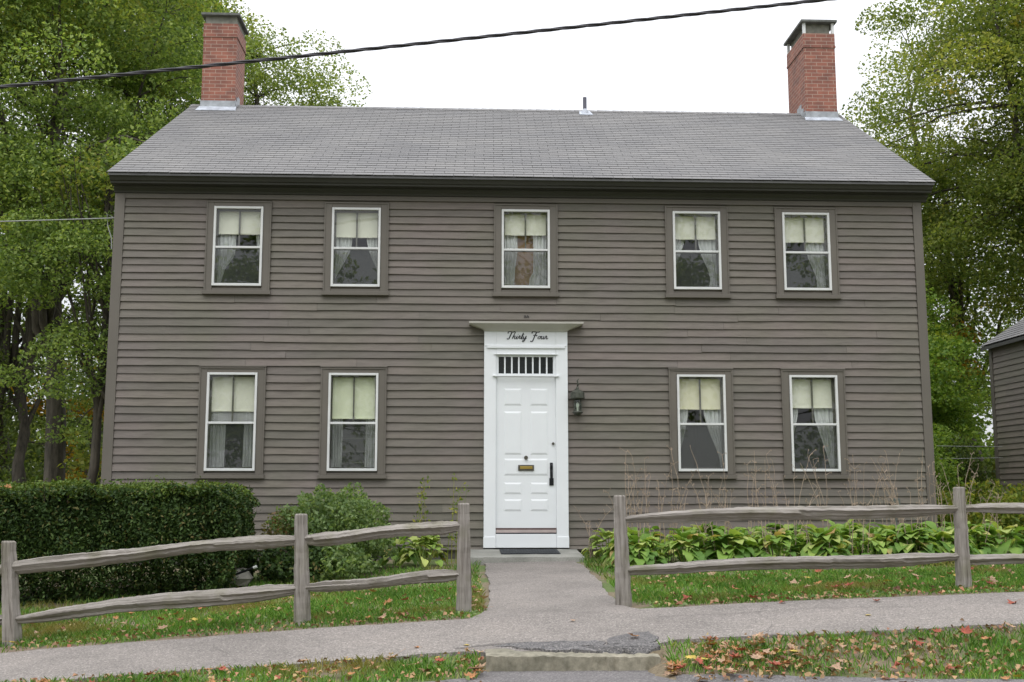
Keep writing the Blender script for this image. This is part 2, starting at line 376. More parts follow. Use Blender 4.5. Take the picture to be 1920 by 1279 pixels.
nx, ny = len(xs), len(ys); idx = np.arange(nx * ny).reshape(ny, nx)
F = np.stack([idx[:-1, :-1], idx[:-1, 1:], idx[1:, 1:], idx[1:, :-1]], -1).reshape(-1, 4)
tag(np_mesh('ground', np.stack([XX, YY, ZZ], -1).reshape(-1, 3), F, M['ground'], smooth=True), None, None, kind='structure')
def wob(x, s, a): return a * (math.sin(x * 3.1 + s) + .6 * math.sin(x * 7.7 + 2 * s) + .4 * math.sin(x * 17 + 3 * s))
def strip(name, mat, rows, dz, skirt=.04):
    """rows: list of list of (x,y) forming a grid; conforms to the ground"""
    V = []; F = []; n = len(rows[0])
    for r in rows:
        for x, y in r: V.append((x, y, g1(x, y) + dz))
    for i in range(len(rows) - 1):
        for j in range(n - 1): F.append((i * n + j, (i + 1) * n + j, (i + 1) * n + j + 1, i * n + j + 1))
    k = len(rows); base = len(V)
    for e in (0, n - 1):                # edge skirts
        b0 = len(V)
        for i in range(k): x, y = rows[i][e]; V.append((x, y, g1(x, y) + dz - skirt))
        for i in range(k - 1): F.append((i * n + e, (i + 1) * n + e, b0 + i + 1, b0 + i))
    m = MB(); m.v = V; m.f = F
    return tag(m.build(name, mat, smooth=False), None, None, kind='structure')
def walk_far(x): return -6.93 + wob(x, 1.3, .018)
def walk_near(x): return -8.15 + wob(x, 4.1, .02) + (-.06 if -.6 < x < .8 else 0)
rows = [[(x, walk_near(x) + (walk_far(x) - walk_near(x)) * t) for t in np.linspace(0, 1, 10)] for x in np.arange(-14, 14.01, .1)]
strip('sidewalk', M['walk'], rows, .012)
def pl(y):   # path left / right
    t = (y + 6.9) / 6.3
    l = -.52 + .11 * min(1, t * 3) + wob(y, .5, .012); r = .84 - .0 * t + wob(y, 2.2, .015)
    if t < .12: q = (.12 - t) / .12; l -= .1 * q * q; r -= .0; 
    r = .84 - .16 * max(0, 1 - t * 1.6) + wob(y, 2.2, .015) + (.12 * ((.1 - t) / .1) ** 2 if t < .1 else 0)
    return l, r
rows = []
for y in np.arange(-7.05, -.58, .09):
    l, r = pl(y); rows.append([(l + (r - l) * t, y) for t in np.linspace(0, 1, 8)])
strip('front_path', M['walk'], [r[::-1] for r in rows], .0105)
def road_y(x):
    if -.58 < x < .74: return -8.36
    return -8.78 - .17 * max(0, x - .6) * .9 - .12 * max(0, -x - .6) + wob(x, 2.7, .02)
rows = [[(x, road_y(x) + (-14 - road_y(x)) * t) for t in (1, .7, .45, .25, .16, .12, .09, .07, .05, .03, .015, 0)] for x in np.concatenate([np.arange(-20, -2, .2), np.arange(-2, 2, .04), np.arange(2, 20.01, .2)])]
strip('road', M['road'], rows, .008)
rows = [[(x, -14 + t * -90) for t in (1, .3, .1, 0)] for x in np.arange(-120, 121, 10)]
# bare soil margins beside the walk
rows = [[(x, -6.98 + t * (.30 + wob(x, 3.3, .09))) for t in (0, .5, 1)] for x in np.arange(-12, 12.01, .08) if not -.9 < x < -.9]
sl = [r for r in rows if r[0][0] < -.6]; sr = [r for r in rows if r[0][0] > 1.05]
strip('soil_margin', M['mulch'], [r for r in sl], -.002, .0); strip('soil_margin', M['mulch'], [r for r in sr], -.002, .0)

# ------------------------------------------------------------------ house
H = thing('clapboard_house', 'two-storey brown-grey clapboard house with white front door and twin brick chimneys', 'house', (0.2, 0, 0))
XL, XR = -6.0, 6.43
WIN = [(-4.508, 1), (-2.727, 1), (-.139, 1), (2.508, 1), (4.223, 1), (-4.519, 0), (-2.723, 0), (2.5185, 0), (4.245, 0)]
WW = .74
ZU = (3.896, 5.124); ZL = (1.123, 2.581)
def casing(x, up):
    zb, zt = (3.765, 5.212) if up else (1.012, 2.665)
    return x - .118, x + WW + .122, zb, zt
def wall_boxes(m, y0, y1):
    def band(z0, z1, wins):
        x = XL
        for wx in sorted(wins): m.box(x, wx + .02, y0, y1, z0, z1); x = wx + WW - .02
        m.box(x, XR, y0, y1, z0, z1)
    u = [a for a, b in WIN if b]; l = [a for a, b in WIN if not b]
    band(-.05, ZL[0] + .03, []); band(ZL[0] + .03, ZL[1] - .03, l); band(ZL[1] - .03, ZU[0] + .03, []); band(ZU[0] + .03, ZU[1] - .03, u); band(ZU[1] - .03, 5.45, [])
wl = MB()
wall_boxes(wl, .002, .12)
# other three walls + gables
wl.box(XL, XL + .12, .122, 8, -.05, 5.45); wl.box(XR - .12, XR, .122, 8, -.05, 5.45); wl.box(XL + .12, XR - .12, 7.88, 8, -.05, 5.45)
for x0 in (XL, XR - .12):
    n = len(wl.v); wl.v += [(x0, .1, 5.452), (x0, 7.9, 5.452), (x0, 4, 7.95), (x0 + .12, .1, 5.452), (x0 + .12, 7.9, 5.452), (x0 + .12, 4, 7.95)]
    wl.f += [(n, n + 1, n + 2), (n + 3, n + 5, n + 4), (n, n + 3, n + 4, n + 1), (n, n + 2, n + 5, n + 3), (n + 1, n + 4, n + 5, n + 2)]
# clapboards
zs = [5.236]
while zs[-1] > .02:
    z = zs[-1]; zs.append(z - (.1130 if z > 3.66 else .1204))
cb_x0, cb_x1 = XL + .14, XR - .13
DOORX = (-.402, .862, 3.40)
for i in range(len(zs) - 1):
    zt, zb = zs[i], zs[i + 1]
    if zb < -.02: zb = -.02
    blocks = []
    for wx, up in WIN:
        a, b, c, d = casing(wx, up)
        if zt > c + .01 and zb < d - .012: blocks.append((a + .003, b - .003, c, d))
    if zb < 3.30: blocks.append((DOORX[0] + .003, DOORX[1] - .003, -1, 3.3))
    blocks.sort(); x = cb_x0; spans = []
    for b in blocks:
        if b[0] > x: spans.append((x, b[0]))
        x = max(x, b[1])
    spans.append((x, cb_x1))
    for a, b in spans:
        cuts = [a]
        while b - cuts[-1] > 3.2: cuts.append(cuts[-1] + rnd.uniform(1.6, 3.1))
        if b - cuts[-1] < .4 and len(cuts) > 1: cuts.pop()
        cuts.append(b)
        for c0, c1 in zip(cuts[:-1], cuts[1:]):
            n = max(2, int((c1 - c0) / .35) + 1); dz0 = rnd.gauss(0, .003); ph = rnd.random() * 6
            th = .029 + rnd.uniform(-.002, .003); c1 -= .003
            base = len(wl.v)
            for k in range(n + 1):
                xx = c0 + (c1 - c0) * k / n; wz = dz0 + .0035 * math.sin(xx * 2.1 + ph) + rnd.gauss(0, .0014); wy = rnd.gauss(0, .002)
                bot = zb - .004 + wz; top = min(zt + .012, 5.24)
                wl.v += [(xx, -.001, bot + .001), (xx, -th - wy, bot), (xx, -.0035 - .001, top), (xx, -.001, top)]
            for k in range(n):
                p, q = base + 4 * k, base + 4 * k + 4
                for j in range(4): wl.f.append((p + j, p + (j + 1) % 4, q + (j + 1) % 4, q + j))
            wl.f.append((base, base + 3, base + 2, base + 1)); e = base + 4 * n; wl.f.append((e, e + 1, e + 2, e + 3))
wl.build('wall', M['clap'], H)
fd = MB(); fd.box(XL + .03, -.6, .03, .25, -.7, -.052).box(1.06, XR - .03, .03, .25, -.4, -.052).box(XR - .3, XR - .03, .252, 7.9, -.4, -.052).box(XL + .03, XL + .3, .252, 7.9, -.7, -.052)
fd.build('foundation', M['found'], H)
MB().box(XL - .012, XL + .138, -.036, .1, -.06, 5.317).build('corner_board', M['trim'], H, bevel=.004)
MB().box(XR - .128, XR + .012, -.036, .1, -.06, 5.317).build('corner_board', M['trim'], H, bevel=.004)
MB().box(XL + .139, XR - .129, -.034, .0, 5.242, 5.317).build('frieze_board', M['trim'], H, bevel=.004)
# boxed eave: profile lofted along x (sloping crown moulding)
ev = MB(); prof = [(-.0345, 5.318), (-.055, 5.32), (-.065, 5.345), (-.10, 5.385), (-.105, 5.41), (-.262, 5.412), (-.268, 5.438), (-.295, 5.448), (-.318, 5.49), (-.335, 5.515), (-.338, 5.541), (-.04, 5.72), (.0, 5.72), (.0, 5.318)]
def loft(m, prof, x0, x1, f=None):
    n = len(m.v); k = len(prof)
    for x in (x0, x1): m.v += [(x, y, z) for y, z in prof]
    for j in range(k): m.f.append((n + j, n + (j + 1) % k, n + k + (j + 1) % k, n + k + j))
    m.f.append(tuple(n + j for j in range(k))[::-1]); m.f.append(tuple(n + k + j for j in range(k)))
loft(ev, prof, -6.02, 6.52); ev.build('eave_moulding', M['trimd'], H)
# roof: courses of single tabs
RS = .601
rf = MB(); ya, za, yr, zr = -.37, 5.545, 4.0, 8.17
Ls = math.hypot(yr - ya, zr - za); uy, uz = (yr - ya) / Ls, (zr - za) / Ls; nyv, nzv = -uz, uy
nc = 36; ex = Ls / nc
def rp(x, s, h): return (x, ya + uy * s + nyv * h, za + uz * s + nzv * h)
for r in range(nc):
    s0 = r * ex; t = s0 / Ls; x0 = -6.045 + .10 * t; x1 = 6.545 + .10 * t
    off = (r % 2) * .152 + rnd.uniform(-.012, .012); x = x0
    nxt = x0 + .304 - off if off > .02 else x0 + .304
    dzr = rnd.gauss(0, .0006)
    while x < x1 - .01:
        xe = min(nxt, x1); g = .003
        lo = .0105 + rnd.uniform(-.001, .0018); ds = rnd.gauss(0, .0016)
        a, b = (x + g if x > x0 else x), (xe - g if xe < x1 else xe)
        s1 = min(s0 + ex + .015, Ls)
        rf.hexa([rp(a, s0 + ds, lo - .008), rp(b, s0 + ds, lo - .008), rp(a, s1, 0.0005), rp(b, s1, .0005), rp(a, s0 + ds, lo), rp(b, s0 + ds, lo), rp(a, s1, .002), rp(b, s1, .002)])
        x = xe; nxt = xe + .304
# ridge cap
x = -5.94
while x < 6.64:
    e = min(x + .15, 6.645); h = .02 + rnd.uniform(0, .004)
    rf.hexa([(x, yr - .15, zr - .15 * RS + .004), (e, yr - .15, zr - .15 * RS + .004), (x, yr, zr + .002), (e, yr, zr + .002), (x, yr - .155, zr - .15 * RS + h), (e, yr - .155, zr - .15 * RS + h - .006), (x, yr, zr + h), (e, yr, zr + h - .006)])
    x = e
rf.build('roof', M['shingle'], H)
rb = MB(); n = 0                      # deck, back slope and rakes
rb.v += [(-6.03, ya + .012, za - .01), (6.53, ya + .012, za - .01), (6.63, yr, zr - .008), (-5.93, yr, zr - .008), (6.53, 8.35, za - .01), (-6.03, 8.35, za - .01)]
rb.v += [(a, b, c - .03) for a, b, c in rb.v[:6]]
rb.f += [(0, 1, 2, 3), (3, 2, 4, 5), (6, 9, 8, 7), (9, 11, 10, 8), (0, 3, 9, 6), (3, 5, 11, 9), (1, 7, 8, 2), (2, 8, 10, 4), (0, 6, 7, 1), (5, 4, 10, 11)]
rb.build('roof_deck', M['under'], H)
for x0, x1, d in ((-6.02, -5.99, .09), (6.49, 6.52, .09)):
    k = MB(); k.hexa([(x0, ya + .1, za - .1), (x1, ya + .1, za - .1), (x0 + d, yr, zr - .19), (x1 + d, yr, zr - .19), (x0, ya + .06, za + .0), (x1, ya + .06, za + .0), (x0 + d, yr, zr - .042), (x1 + d, yr, zr - .042)])
    k.build('rake_board', M['trim'], H)
# windows
SH = [4.713, 4.681, 4.742, 4.704, 4.673, 2.005, 1.899, 2.057, 2.084]
CL = [[(.0, .42), (.5, .4), (.6, .38), (.78, .18), (1, .08)], [(0, .42), (.45, .38), (.56, .32), (.75, .15), (.92, .0), (1, 0)], [(0, .34), (.35, .32), (.5, .33), (.75, .27), (1, .25)],
      [(0, .3), (.37, .25), (.55, .15), (.75, 0), (1, 0)], [(0, .2), (.4, .12), (.6, 0), (1, 0)], [(0, .34), (.6, .34), (1, .33)], [(0, .25), (.5, .26), (1, .25)],
      [(0, .3), (.4, .25), (.6, .17), (.8, .06), (1, 0)], [(0, .28), (.4, .2), (.6, .11), (.8, .02), (1, 0)]]
CR = [[(0, .8), (.5, .88), (.75, .97), (1, 1)], [(0, .7), (.4, .72), (.56, .79), (.7, .9), (.85, 1), (1, 1)], [(0, .66), (.5, .69), (.8, .68), (.86, .6), (1, .58)],
      [(0, .55), (.37, .58), (.55, .65), (.72, .78), (.86, .84), (1, .8)], [(0, .52), (.4, .55), (.55, .6), (.7, .7), (.85, .78), (1, .78)], [(0, .74), (.6, .73), (1, .72)], [(0, .74), (.5, .76), (1, .75)],
      [(0, .55), (.4, .6), (.55, .68), (.7, .8), (.85, .92), (1, .97)], [(0, .52), (.45, .58), (.55, .64), (.7, .74), (.85, .83), (1, .9)]]
SHL = {6: 'long greenish shade covering the whole upper sash', 7: 'yellowed cream roller shade', 5: 'shade over a lace valance'}
for i, (x, up) in enumerate(WIN):
    zb, zt = ZU if up else ZL; a, b, c, d = casing(x, up); x1 = x + WW; zm = 4.492 if up else 1.832
    m = MB()
    m.box(a, x - .002, -.047, .001, c + .06, d).box(x1 + .002, b, -.047, .001, c + .06, d).box(x - .001, x1 + .001, -.044, .001, zt + .002, d)
    m.box(x - .001, x1 + .001, -.04, .001, c + .061, zb - .03)
    m.box(a - .018, b + .018, -.075, .001, c, c + .058)                      # sill
    if not up: m.box(a - .008, b + .008, -.066, .0, d + .001, d + .022)
    for q0, q1 in ((a - .001, a + .02), (b - .02, b + .001)): m.box(q0, q1, -.058, -.046, c + .06, d - .003)
    m.box(a + .021, b - .021, -.058, -.046, d - .026, d - .004)
    W = m.build('window', M['trim'], H, bevel=.003)
    m = MB(); fw = .034
    jx = rnd.gauss(0, .002)
    m.box(x + jx, x + fw + jx, -.066, -.022, zb, zt).box(x1 - fw + jx, x1 + jx, -.066, -.022, zb, zt).box(x + fw + jx, x1 - fw + jx, -.064, -.022, zt - fw, zt).box(x + fw + jx, x1 - fw + jx, -.064, -.022, zb, zb + fw + .004)
    m.box(x + fw, x1 - fw, -.058, -.024, zm - .016, zm + .016)
    m.build('storm_frame', M['storm'], W, bevel=.003)
    MB().quad((x + fw, -.033, zm + .017), (x1 - fw, -.033, zm + .017), (x1 - fw, -.033, zt - fw), (x + fw, -.033, zt - fw)).build('upper_pane', M['glass'], W)
    MB().quad((x + fw, -.043, zb + fw + .004), (x1 - fw, -.043, zb + fw + .004), (x1 - fw, -.043, zm - .017), (x + fw, -.043, zm - .017)).build('lower_pane', M['glass'], W)
    MB().quad((x + fw, -.027, zb + fw + .004), (x1 - fw, -.027, zb + fw + .004), (x1 - fw, -.027, zm - .017), (x + fw, -.027, zm - .017)).build('insect_screen', M['screen'], W)
    m = MB(); sx = x + .02; sx1 = x1 - .02                                      # inner sash
    m.box(sx, sx + .032, .02, .05, zb + .03, zt - .03).box(sx1 - .032, sx1, .02, .05, zb + .03, zt - .03).box(sx + .033, sx1 - .033, .02, .05, zt - .055, zt - .031).box(sx + .033, sx1 - .033, .02, .05, zm - .014, zm + .014).box(sx + .033, sx1 - .033, .02, .05, zb + .031, zb + .06)
    m.box((x + x1) / 2 - .011, (x + x1) / 2 + .011, .022, .048, zm + .015, zt - .056)
    m.build('sash', M['muntin'], W)
    s0 = SH[i]; m = MB(); n = 14; xs0, xs1 = x + .05, x1 - .05; base = 0
    for r_ in range(2):
        for k in range(n + 1):
            xx = xs0 + (xs1 - xs0) * k / n
            m.v.append((xx, .07 + .004 * math.sin(k * .9 + i), (zt - .04) if r_ else s0 + .003 * math.sin(k * .5 + i)))
    for k in range(n): m.f.append((k, k + 1, n + 2 + k, n + 1 + k))
    m.box(xs0 + .002, xs1 - .002, .064, .082, s0 + .004, s0 + .022)
    o = m.build('roller_shade', M['shadeg'] if i == 6 else M['shadey'] if i == 7 else M['shade'], W, smooth=False)
    if i in SHL: o['label'] = SHL[i]
    for side, prf in ((0, CL[i]), (1, CR[i])):
        m = MB(); nzc, nxc = 24, 26; pz = [p[0] for p in prf]; pv = [p[1] for p in prf]
        top = s0 + .1
        for r_ in range(nzc + 1):
            v = r_ / nzc; z = zt - .05 - (zt - zb - .09) * v
            e = float(np.interp(v, pz, pv)); e0, e1 = (0.0, e) if side == 0 else (e, 1.0)
            for k in range(nxc + 1):
                u = k / nxc; xx = xs0 - .02 + (xs1 - xs0 + .04) * (e0 + (e1 - e0) * u)
                m.v.append((xx, .118 + .014 * math.sin(u * 26 + side * 2 + i + .6 * math.sin(v * 4)) + .004 * math.sin(u * 61), z))
        for r_ in range(nzc):
            for k in range(nxc): q = r_ * (nxc + 1) + k; m.f.append((q, q + nxc + 1, q + nxc + 2, q + 1))
        m.build('curtain', M['curtain'], W, smooth=True)
    if i == 5:
        m = MB(); m.box(xs0, xs1, .088, .09, zm - .01, s0 + .02); m.build('valance', M['lace'], W)
rm = MB()                                       # rooms behind the windows, partition walls added to keep them dark
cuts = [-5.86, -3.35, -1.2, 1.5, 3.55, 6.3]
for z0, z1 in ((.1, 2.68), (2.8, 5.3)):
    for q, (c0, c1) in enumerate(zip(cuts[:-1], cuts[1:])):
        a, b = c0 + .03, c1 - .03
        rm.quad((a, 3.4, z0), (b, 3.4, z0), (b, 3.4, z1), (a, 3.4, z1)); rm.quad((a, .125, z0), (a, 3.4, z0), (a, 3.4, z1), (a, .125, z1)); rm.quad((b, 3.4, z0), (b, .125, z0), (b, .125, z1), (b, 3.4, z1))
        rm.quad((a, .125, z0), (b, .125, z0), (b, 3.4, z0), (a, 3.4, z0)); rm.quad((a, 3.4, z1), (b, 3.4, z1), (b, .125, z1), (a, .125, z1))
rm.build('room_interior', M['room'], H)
MB().box(-.35, .75, .24, .3, 2.81, 5.0).frustum(-.2, .6, 3.0, 4.7, .24, .04, .22).build('inner_door', M['brown'], H)
bk = MB(); bk.box(-2.72, -1.95, .75, .78, .2, 2.2)
for z in (1.25, 1.42, 1.62, 1.82): bk.box(-2.6, -2.05, .5, .745, z, z + .025)
bk.box(-2.63, -2.601, .5, .745, .2, 2.0).box(-2.049, -2.02, .5, .745, .2, 2.0)
bk.build('inner_shelf', M['books'], H)
# door surround
D = MB(); yb = -.075
D.box(-.40, -.222, yb, .0, .0, 3.24).box(.682, .86, yb, .0, .0, 3.24).box(-.221, .681, yb, .0, 2.87, 3.24)
D.box(-.221, -.20, -.06, .0, 2.53, 2.869).box(.66, .681, -.06, .0, 2.53, 2.869)
D.box(-.221, .681, -.062, .0, .0, .2)
D.box(-.36, .82, yb - .022, yb + .001, 2.965, 3.0).box(-.39, .85, yb - .01, yb + .001, 3.0, 3.018)
D.box(-.27, .73, yb - .03, yb + .0, 2.535, 2.56)          # ledge over the door
D.box(-.255, .715, yb - .02, yb + .0, 2.868, 2.882)
D.box(-.405, -.222, yb - .012, yb + .001, .0, .16).box(.682, .865, yb - .012, yb + .001, .0, .16)
DS = D.build('door_surround', M['white'], H, bevel=.004)
# flared cornice, mitred returns
cz = [(3.226, .10, 0), (3.245, .112, .012), (3.262, .135, .05), (3.285, .17, .12), (3.31, .205, .185), (3.322, .22, .21), (3.324, .232, .228), (3.352, .236, .232), (3.36, .0, .2)]
m = MB()
for z, yo, xo in cz: m.v += [(-.40 - xo, .0, z), (-.40 - xo, -yo if yo else 0, z), (.86 + xo, -yo if yo else 0, z), (.86 + xo, .0, z)]
for i in range(len(cz) - 1):
    for j in range(3): m.f.append((4 * i + j, 4 * i + j + 1, 4 * i + 5 + j, 4 * i + 4 + j))
m.f.append((0, 1, 2, 3)); m.build('cornice', M['cornice'], DS)
T = MB(); T.box(-.20, .66, -.045, .0, 2.561, 2.585).box(-.20, .66, -.045, .0, 2.84, 2.868)
for k in range(9):
    xx = -.195 + k * (.845 / 8); T.box(xx - .011 + .002, xx + .011 + .002, -.045, .0, 2.586, 2.839)
TW = T.build('transom_window', M['white'], H)
MB().box(-.199, .659, -.018, -.004, 2.5862, 2.8388).build('pane', M['dark'], TW)
# lettering: handwritten script strokes
def stroke(m, pts, w=.009, y=-.0795):
    P = [Vector((p[0], 0, p[1])) for p in pts]; Q = []
    for i in range(len(P) - 1):                # catmull-rom
        p0, p1, p2, p3 = P[max(i - 1, 0)], P[i], P[i + 1], P[min(i + 2, len(P) - 1)]
        for k in range(5):
            t = k / 5; Q.append(.5 * (2 * p1 + (p2 - p0) * t + (2 * p0 - 5 * p1 + 4 * p2 - p3) * t * t + (3 * p1 - p0 - 3 * p2 + p3) * t ** 3))
    Q.append(P[-1]); n = len(m.v)
    for i, q in enumerate(Q):
        t = (Q[min(i + 1, len(Q) - 1)] - Q[max(i - 1, 0)]).normalized(); nn = Vector((-t.z, 0, t.x)); ww = w * (.38 + .62 * abs(t.z)) * (.6 if i in (0, len(Q) - 1) else 1)
        for s_ in (-1, 1):
            r = q + nn * ww * s_ * .5; m.v += [(r.x, y, r.z), (r.x, y + .006, r.z)]
    for i in range(len(Q) - 1):
        a = n + 4 * i; m.f += [(a, a + 4, a + 6, a + 2), (a, a + 1, a + 5, a + 4), (a + 2, a + 6, a + 7, a + 3)]
LT = {'T': [[(.0, .74), (.02, .95), (.25, 1.0), (.6, .93), (.85, 1.04)], [(.48, .96), (.36, .55), (.24, .1), (.08, -.02), (-.02, .12)]],
      'h': [[(.0, .02), (.16, .55), (.3, .98)], [(.06, .15), (.2, .42), (.32, .4), (.28, .1), (.38, .02), (.5, .14)]],
      'i': [[(.0, .14), (.12, .42), (.06, .1), (.16, .02), (.3, .16)], [(.18, .62), (.21, .66)]],
      'r': [[(.0, .16), (.14, .46), (.22, .36), (.2, .1), (.3, .04), (.42, .18)]],
      't': [[(.0, .14), (.2, .85), (.08, .1), (.18, .02), (.3, .14)], [(.02, .55), (.34, .6)]],
      'y': [[(.0, .4), (.04, .12), (.16, .06), (.34, .44)], [(.36, .44), (.22, -.1), (.06, -.36), (-.06, -.26), (.2, -.02), (.42, .12)]],
      'F': [[(.0, .78), (.06, .98), (.3, 1.0), (.7, .92), (1.0, 1.02)], [(.58, .96), (.42, .4), (.26, -.2), (.1, -.34), (-.02, -.2)], [(.2, .5), (.42, .56), (.68, .5), (.6, .42)]],
      'o': [[(.2, .42), (.02, .3), (.04, .06), (.22, .08), (.3, .32), (.2, .42), (.4, .34)]],
      'u': [[(.0, .34), (.1, .42), (.04, .12), (.14, .02), (.3, .2), (.34, .42)], [(.34, .42), (.3, .12), (.38, .02), (.5, .16)]]}
ADV = {'T': .62, 'h': .48, 'i': .26, 'r': .38, 't': .28, 'y': .45, 'F': .86, 'o': .38, 'u': .48}
L_ = MB()
for word, x0, k in (('Thirty', -.055, .12), ('Four', .305, .12)):
    cx = 0
    for ch in word:
        for st in LT[ch]: stroke(L_, [(x0 + (cx + p[0] + .16 * p[1]) * k, 3.105 + p[1] * k * .95) for p in st], .018 if ch in 'TF' else .0135)
        cx += ADV[ch]
L_.build('lettering', M['black'], DS)
# little hooks above the cornice
m = MB()
for xx in (.222, .262): m.tube([(xx - .014, -.028, 3.445), (xx, -.034, 3.478), (xx + .014, -.028, 3.445)], .0075, 6).tube([(xx - .012, -.028, 3.478), (xx + .012, -.03, 3.462)], .005, 6)
m.build('cornice_hook', M['black'], H)
# door leaf
m = MB(); yd = -.03; m.box(-.221, .681, yd, .0, .288, 2.534)
for x0, x1 in ((-.10, .165), (.295, .56)):
    for z0, z1 in ((2.105, 2.36), (1.37, 2.015), (.785, .955), (.535, .71)):
        m.frustum(x0, x1, z0, z1, yd - .001, .026, yd - .0085)
m.frustum(-.10, .56, 1.06, 1.31, yd - .001, .026, yd - .0085)
DR = m.build('door', M['white'], H)
MB().tube([(.229, -.03, 1.322), (.229, -.062, 1.322)], .018, 14).tube([(.229, -.062, 1.322), (.229, -.066, 1.322)], .03, 16).build('door_knocker', M['bronze'], DR)
MB().box(.112, .348, -.056, -.045, 1.13, 1.216).build('mail_slot', M['bronze'], DR, bevel=.003)
MB().box(.14, .325, -.062, -.0565, 1.155, 1.195).build('mail_flap', M['brass'], DR, bevel=.003)
MB().tube([(.638, -.03, 1.534), (.638, -.05, 1.534)], .02, 14).build('lock', M['bronze'], DR)
m = MB(); m.box(.588, .632, -.04, -.03, 1.02, 1.25).tube([(.61, -.04, 1.225), (.61, -.075, 1.2), (.61, -.082, 1.12), (.61, -.072, 1.05), (.61, -.045, 1.03)], .013, 8)
m.box(.578, .642, -.045, -.03, .912, 1.02).tube([(.61, -.045, .99), (.61, -.06, .99)], .012, 8).tube([(.61, -.045, .945), (.61, -.056, .945)], .011, 8)
m.build('handle', M['black'], DR, bevel=.002)
m = MB(); m.box(-.219, .679, -.048, .0, .201, .2195); m.build('threshold', M['black'], H)
MB().box(-.217, .677, -.055, .0, .22, .262).build('kick_strip', simple('pinkish_aluminium', (.5, .42, .4), .4, .2), H)
MB().box(-.219, .679, -.046, .0, .2625, .287).build('weather_seal', simple('dark_weather_seal', (.10, .06, .055), .6), H)
# wall lantern
lx = 1.0; m = MB(); ly = -.13
m.tube([(lx, -.02, 2.30), (lx, -.06, 2.36), (lx, -.12, 2.38), (lx + .01, -.15, 2.42), (lx - .005, -.15, 2.47), (lx + .02, -.15, 2.50)], [.012, .011, .012, .013, .011, .006], 8)
m.box(lx - .03, lx + .03, -.03, -.018, 2.05, 2.36)
m.lathe(lx, ly, [(.002, 2.39), (.02, 2.37), (.022, 2.34), (.06, 2.325), (.105, 2.29), (.108, 2.21), (.095, 2.195), (.05, 2.19), (.0, 2.19)], 16)
for k in range(4):
    q = math.pi / 4 + k * math.pi / 2; m.tube([(lx + .066 * math.cos(q), ly + .066 * math.sin(q), 2.19), (lx + .07 * math.cos(q), ly + .07 * math.sin(q), 2.0)], .006, 6)
m.lathe(lx, ly, [(.0, 2.015), (.075, 2.012), (.082, 1.995), (.06, 1.975), (.03, 1.95), (.0, 1.94)], 16)
WL = m.build('wall_lantern', M['lantern'], H, smooth=False)
MB().lathe(lx, ly, [(.05, 2.188), (.062, 2.12), (.06, 2.06), (.045, 2.016)], 16).build('lantern_glass', M['lglass'], WL, smooth=True)
MB().lathe(lx, ly, [(.0, 2.15), (.018, 2.13), (.024, 2.10), (.014, 2.06), (.012, 2.016)], 12).build('bulb', simple('milky_bulb', (.75, .75, .7), .2), WL, smooth=True)
MB().box(5.74, 5.86, -.09, -.022, .56, .72).tube([(5.80, -.05, .56), (5.80, -.05, -.1)], .012, 8).build('utility_box', M['util'], H, bevel=.006)
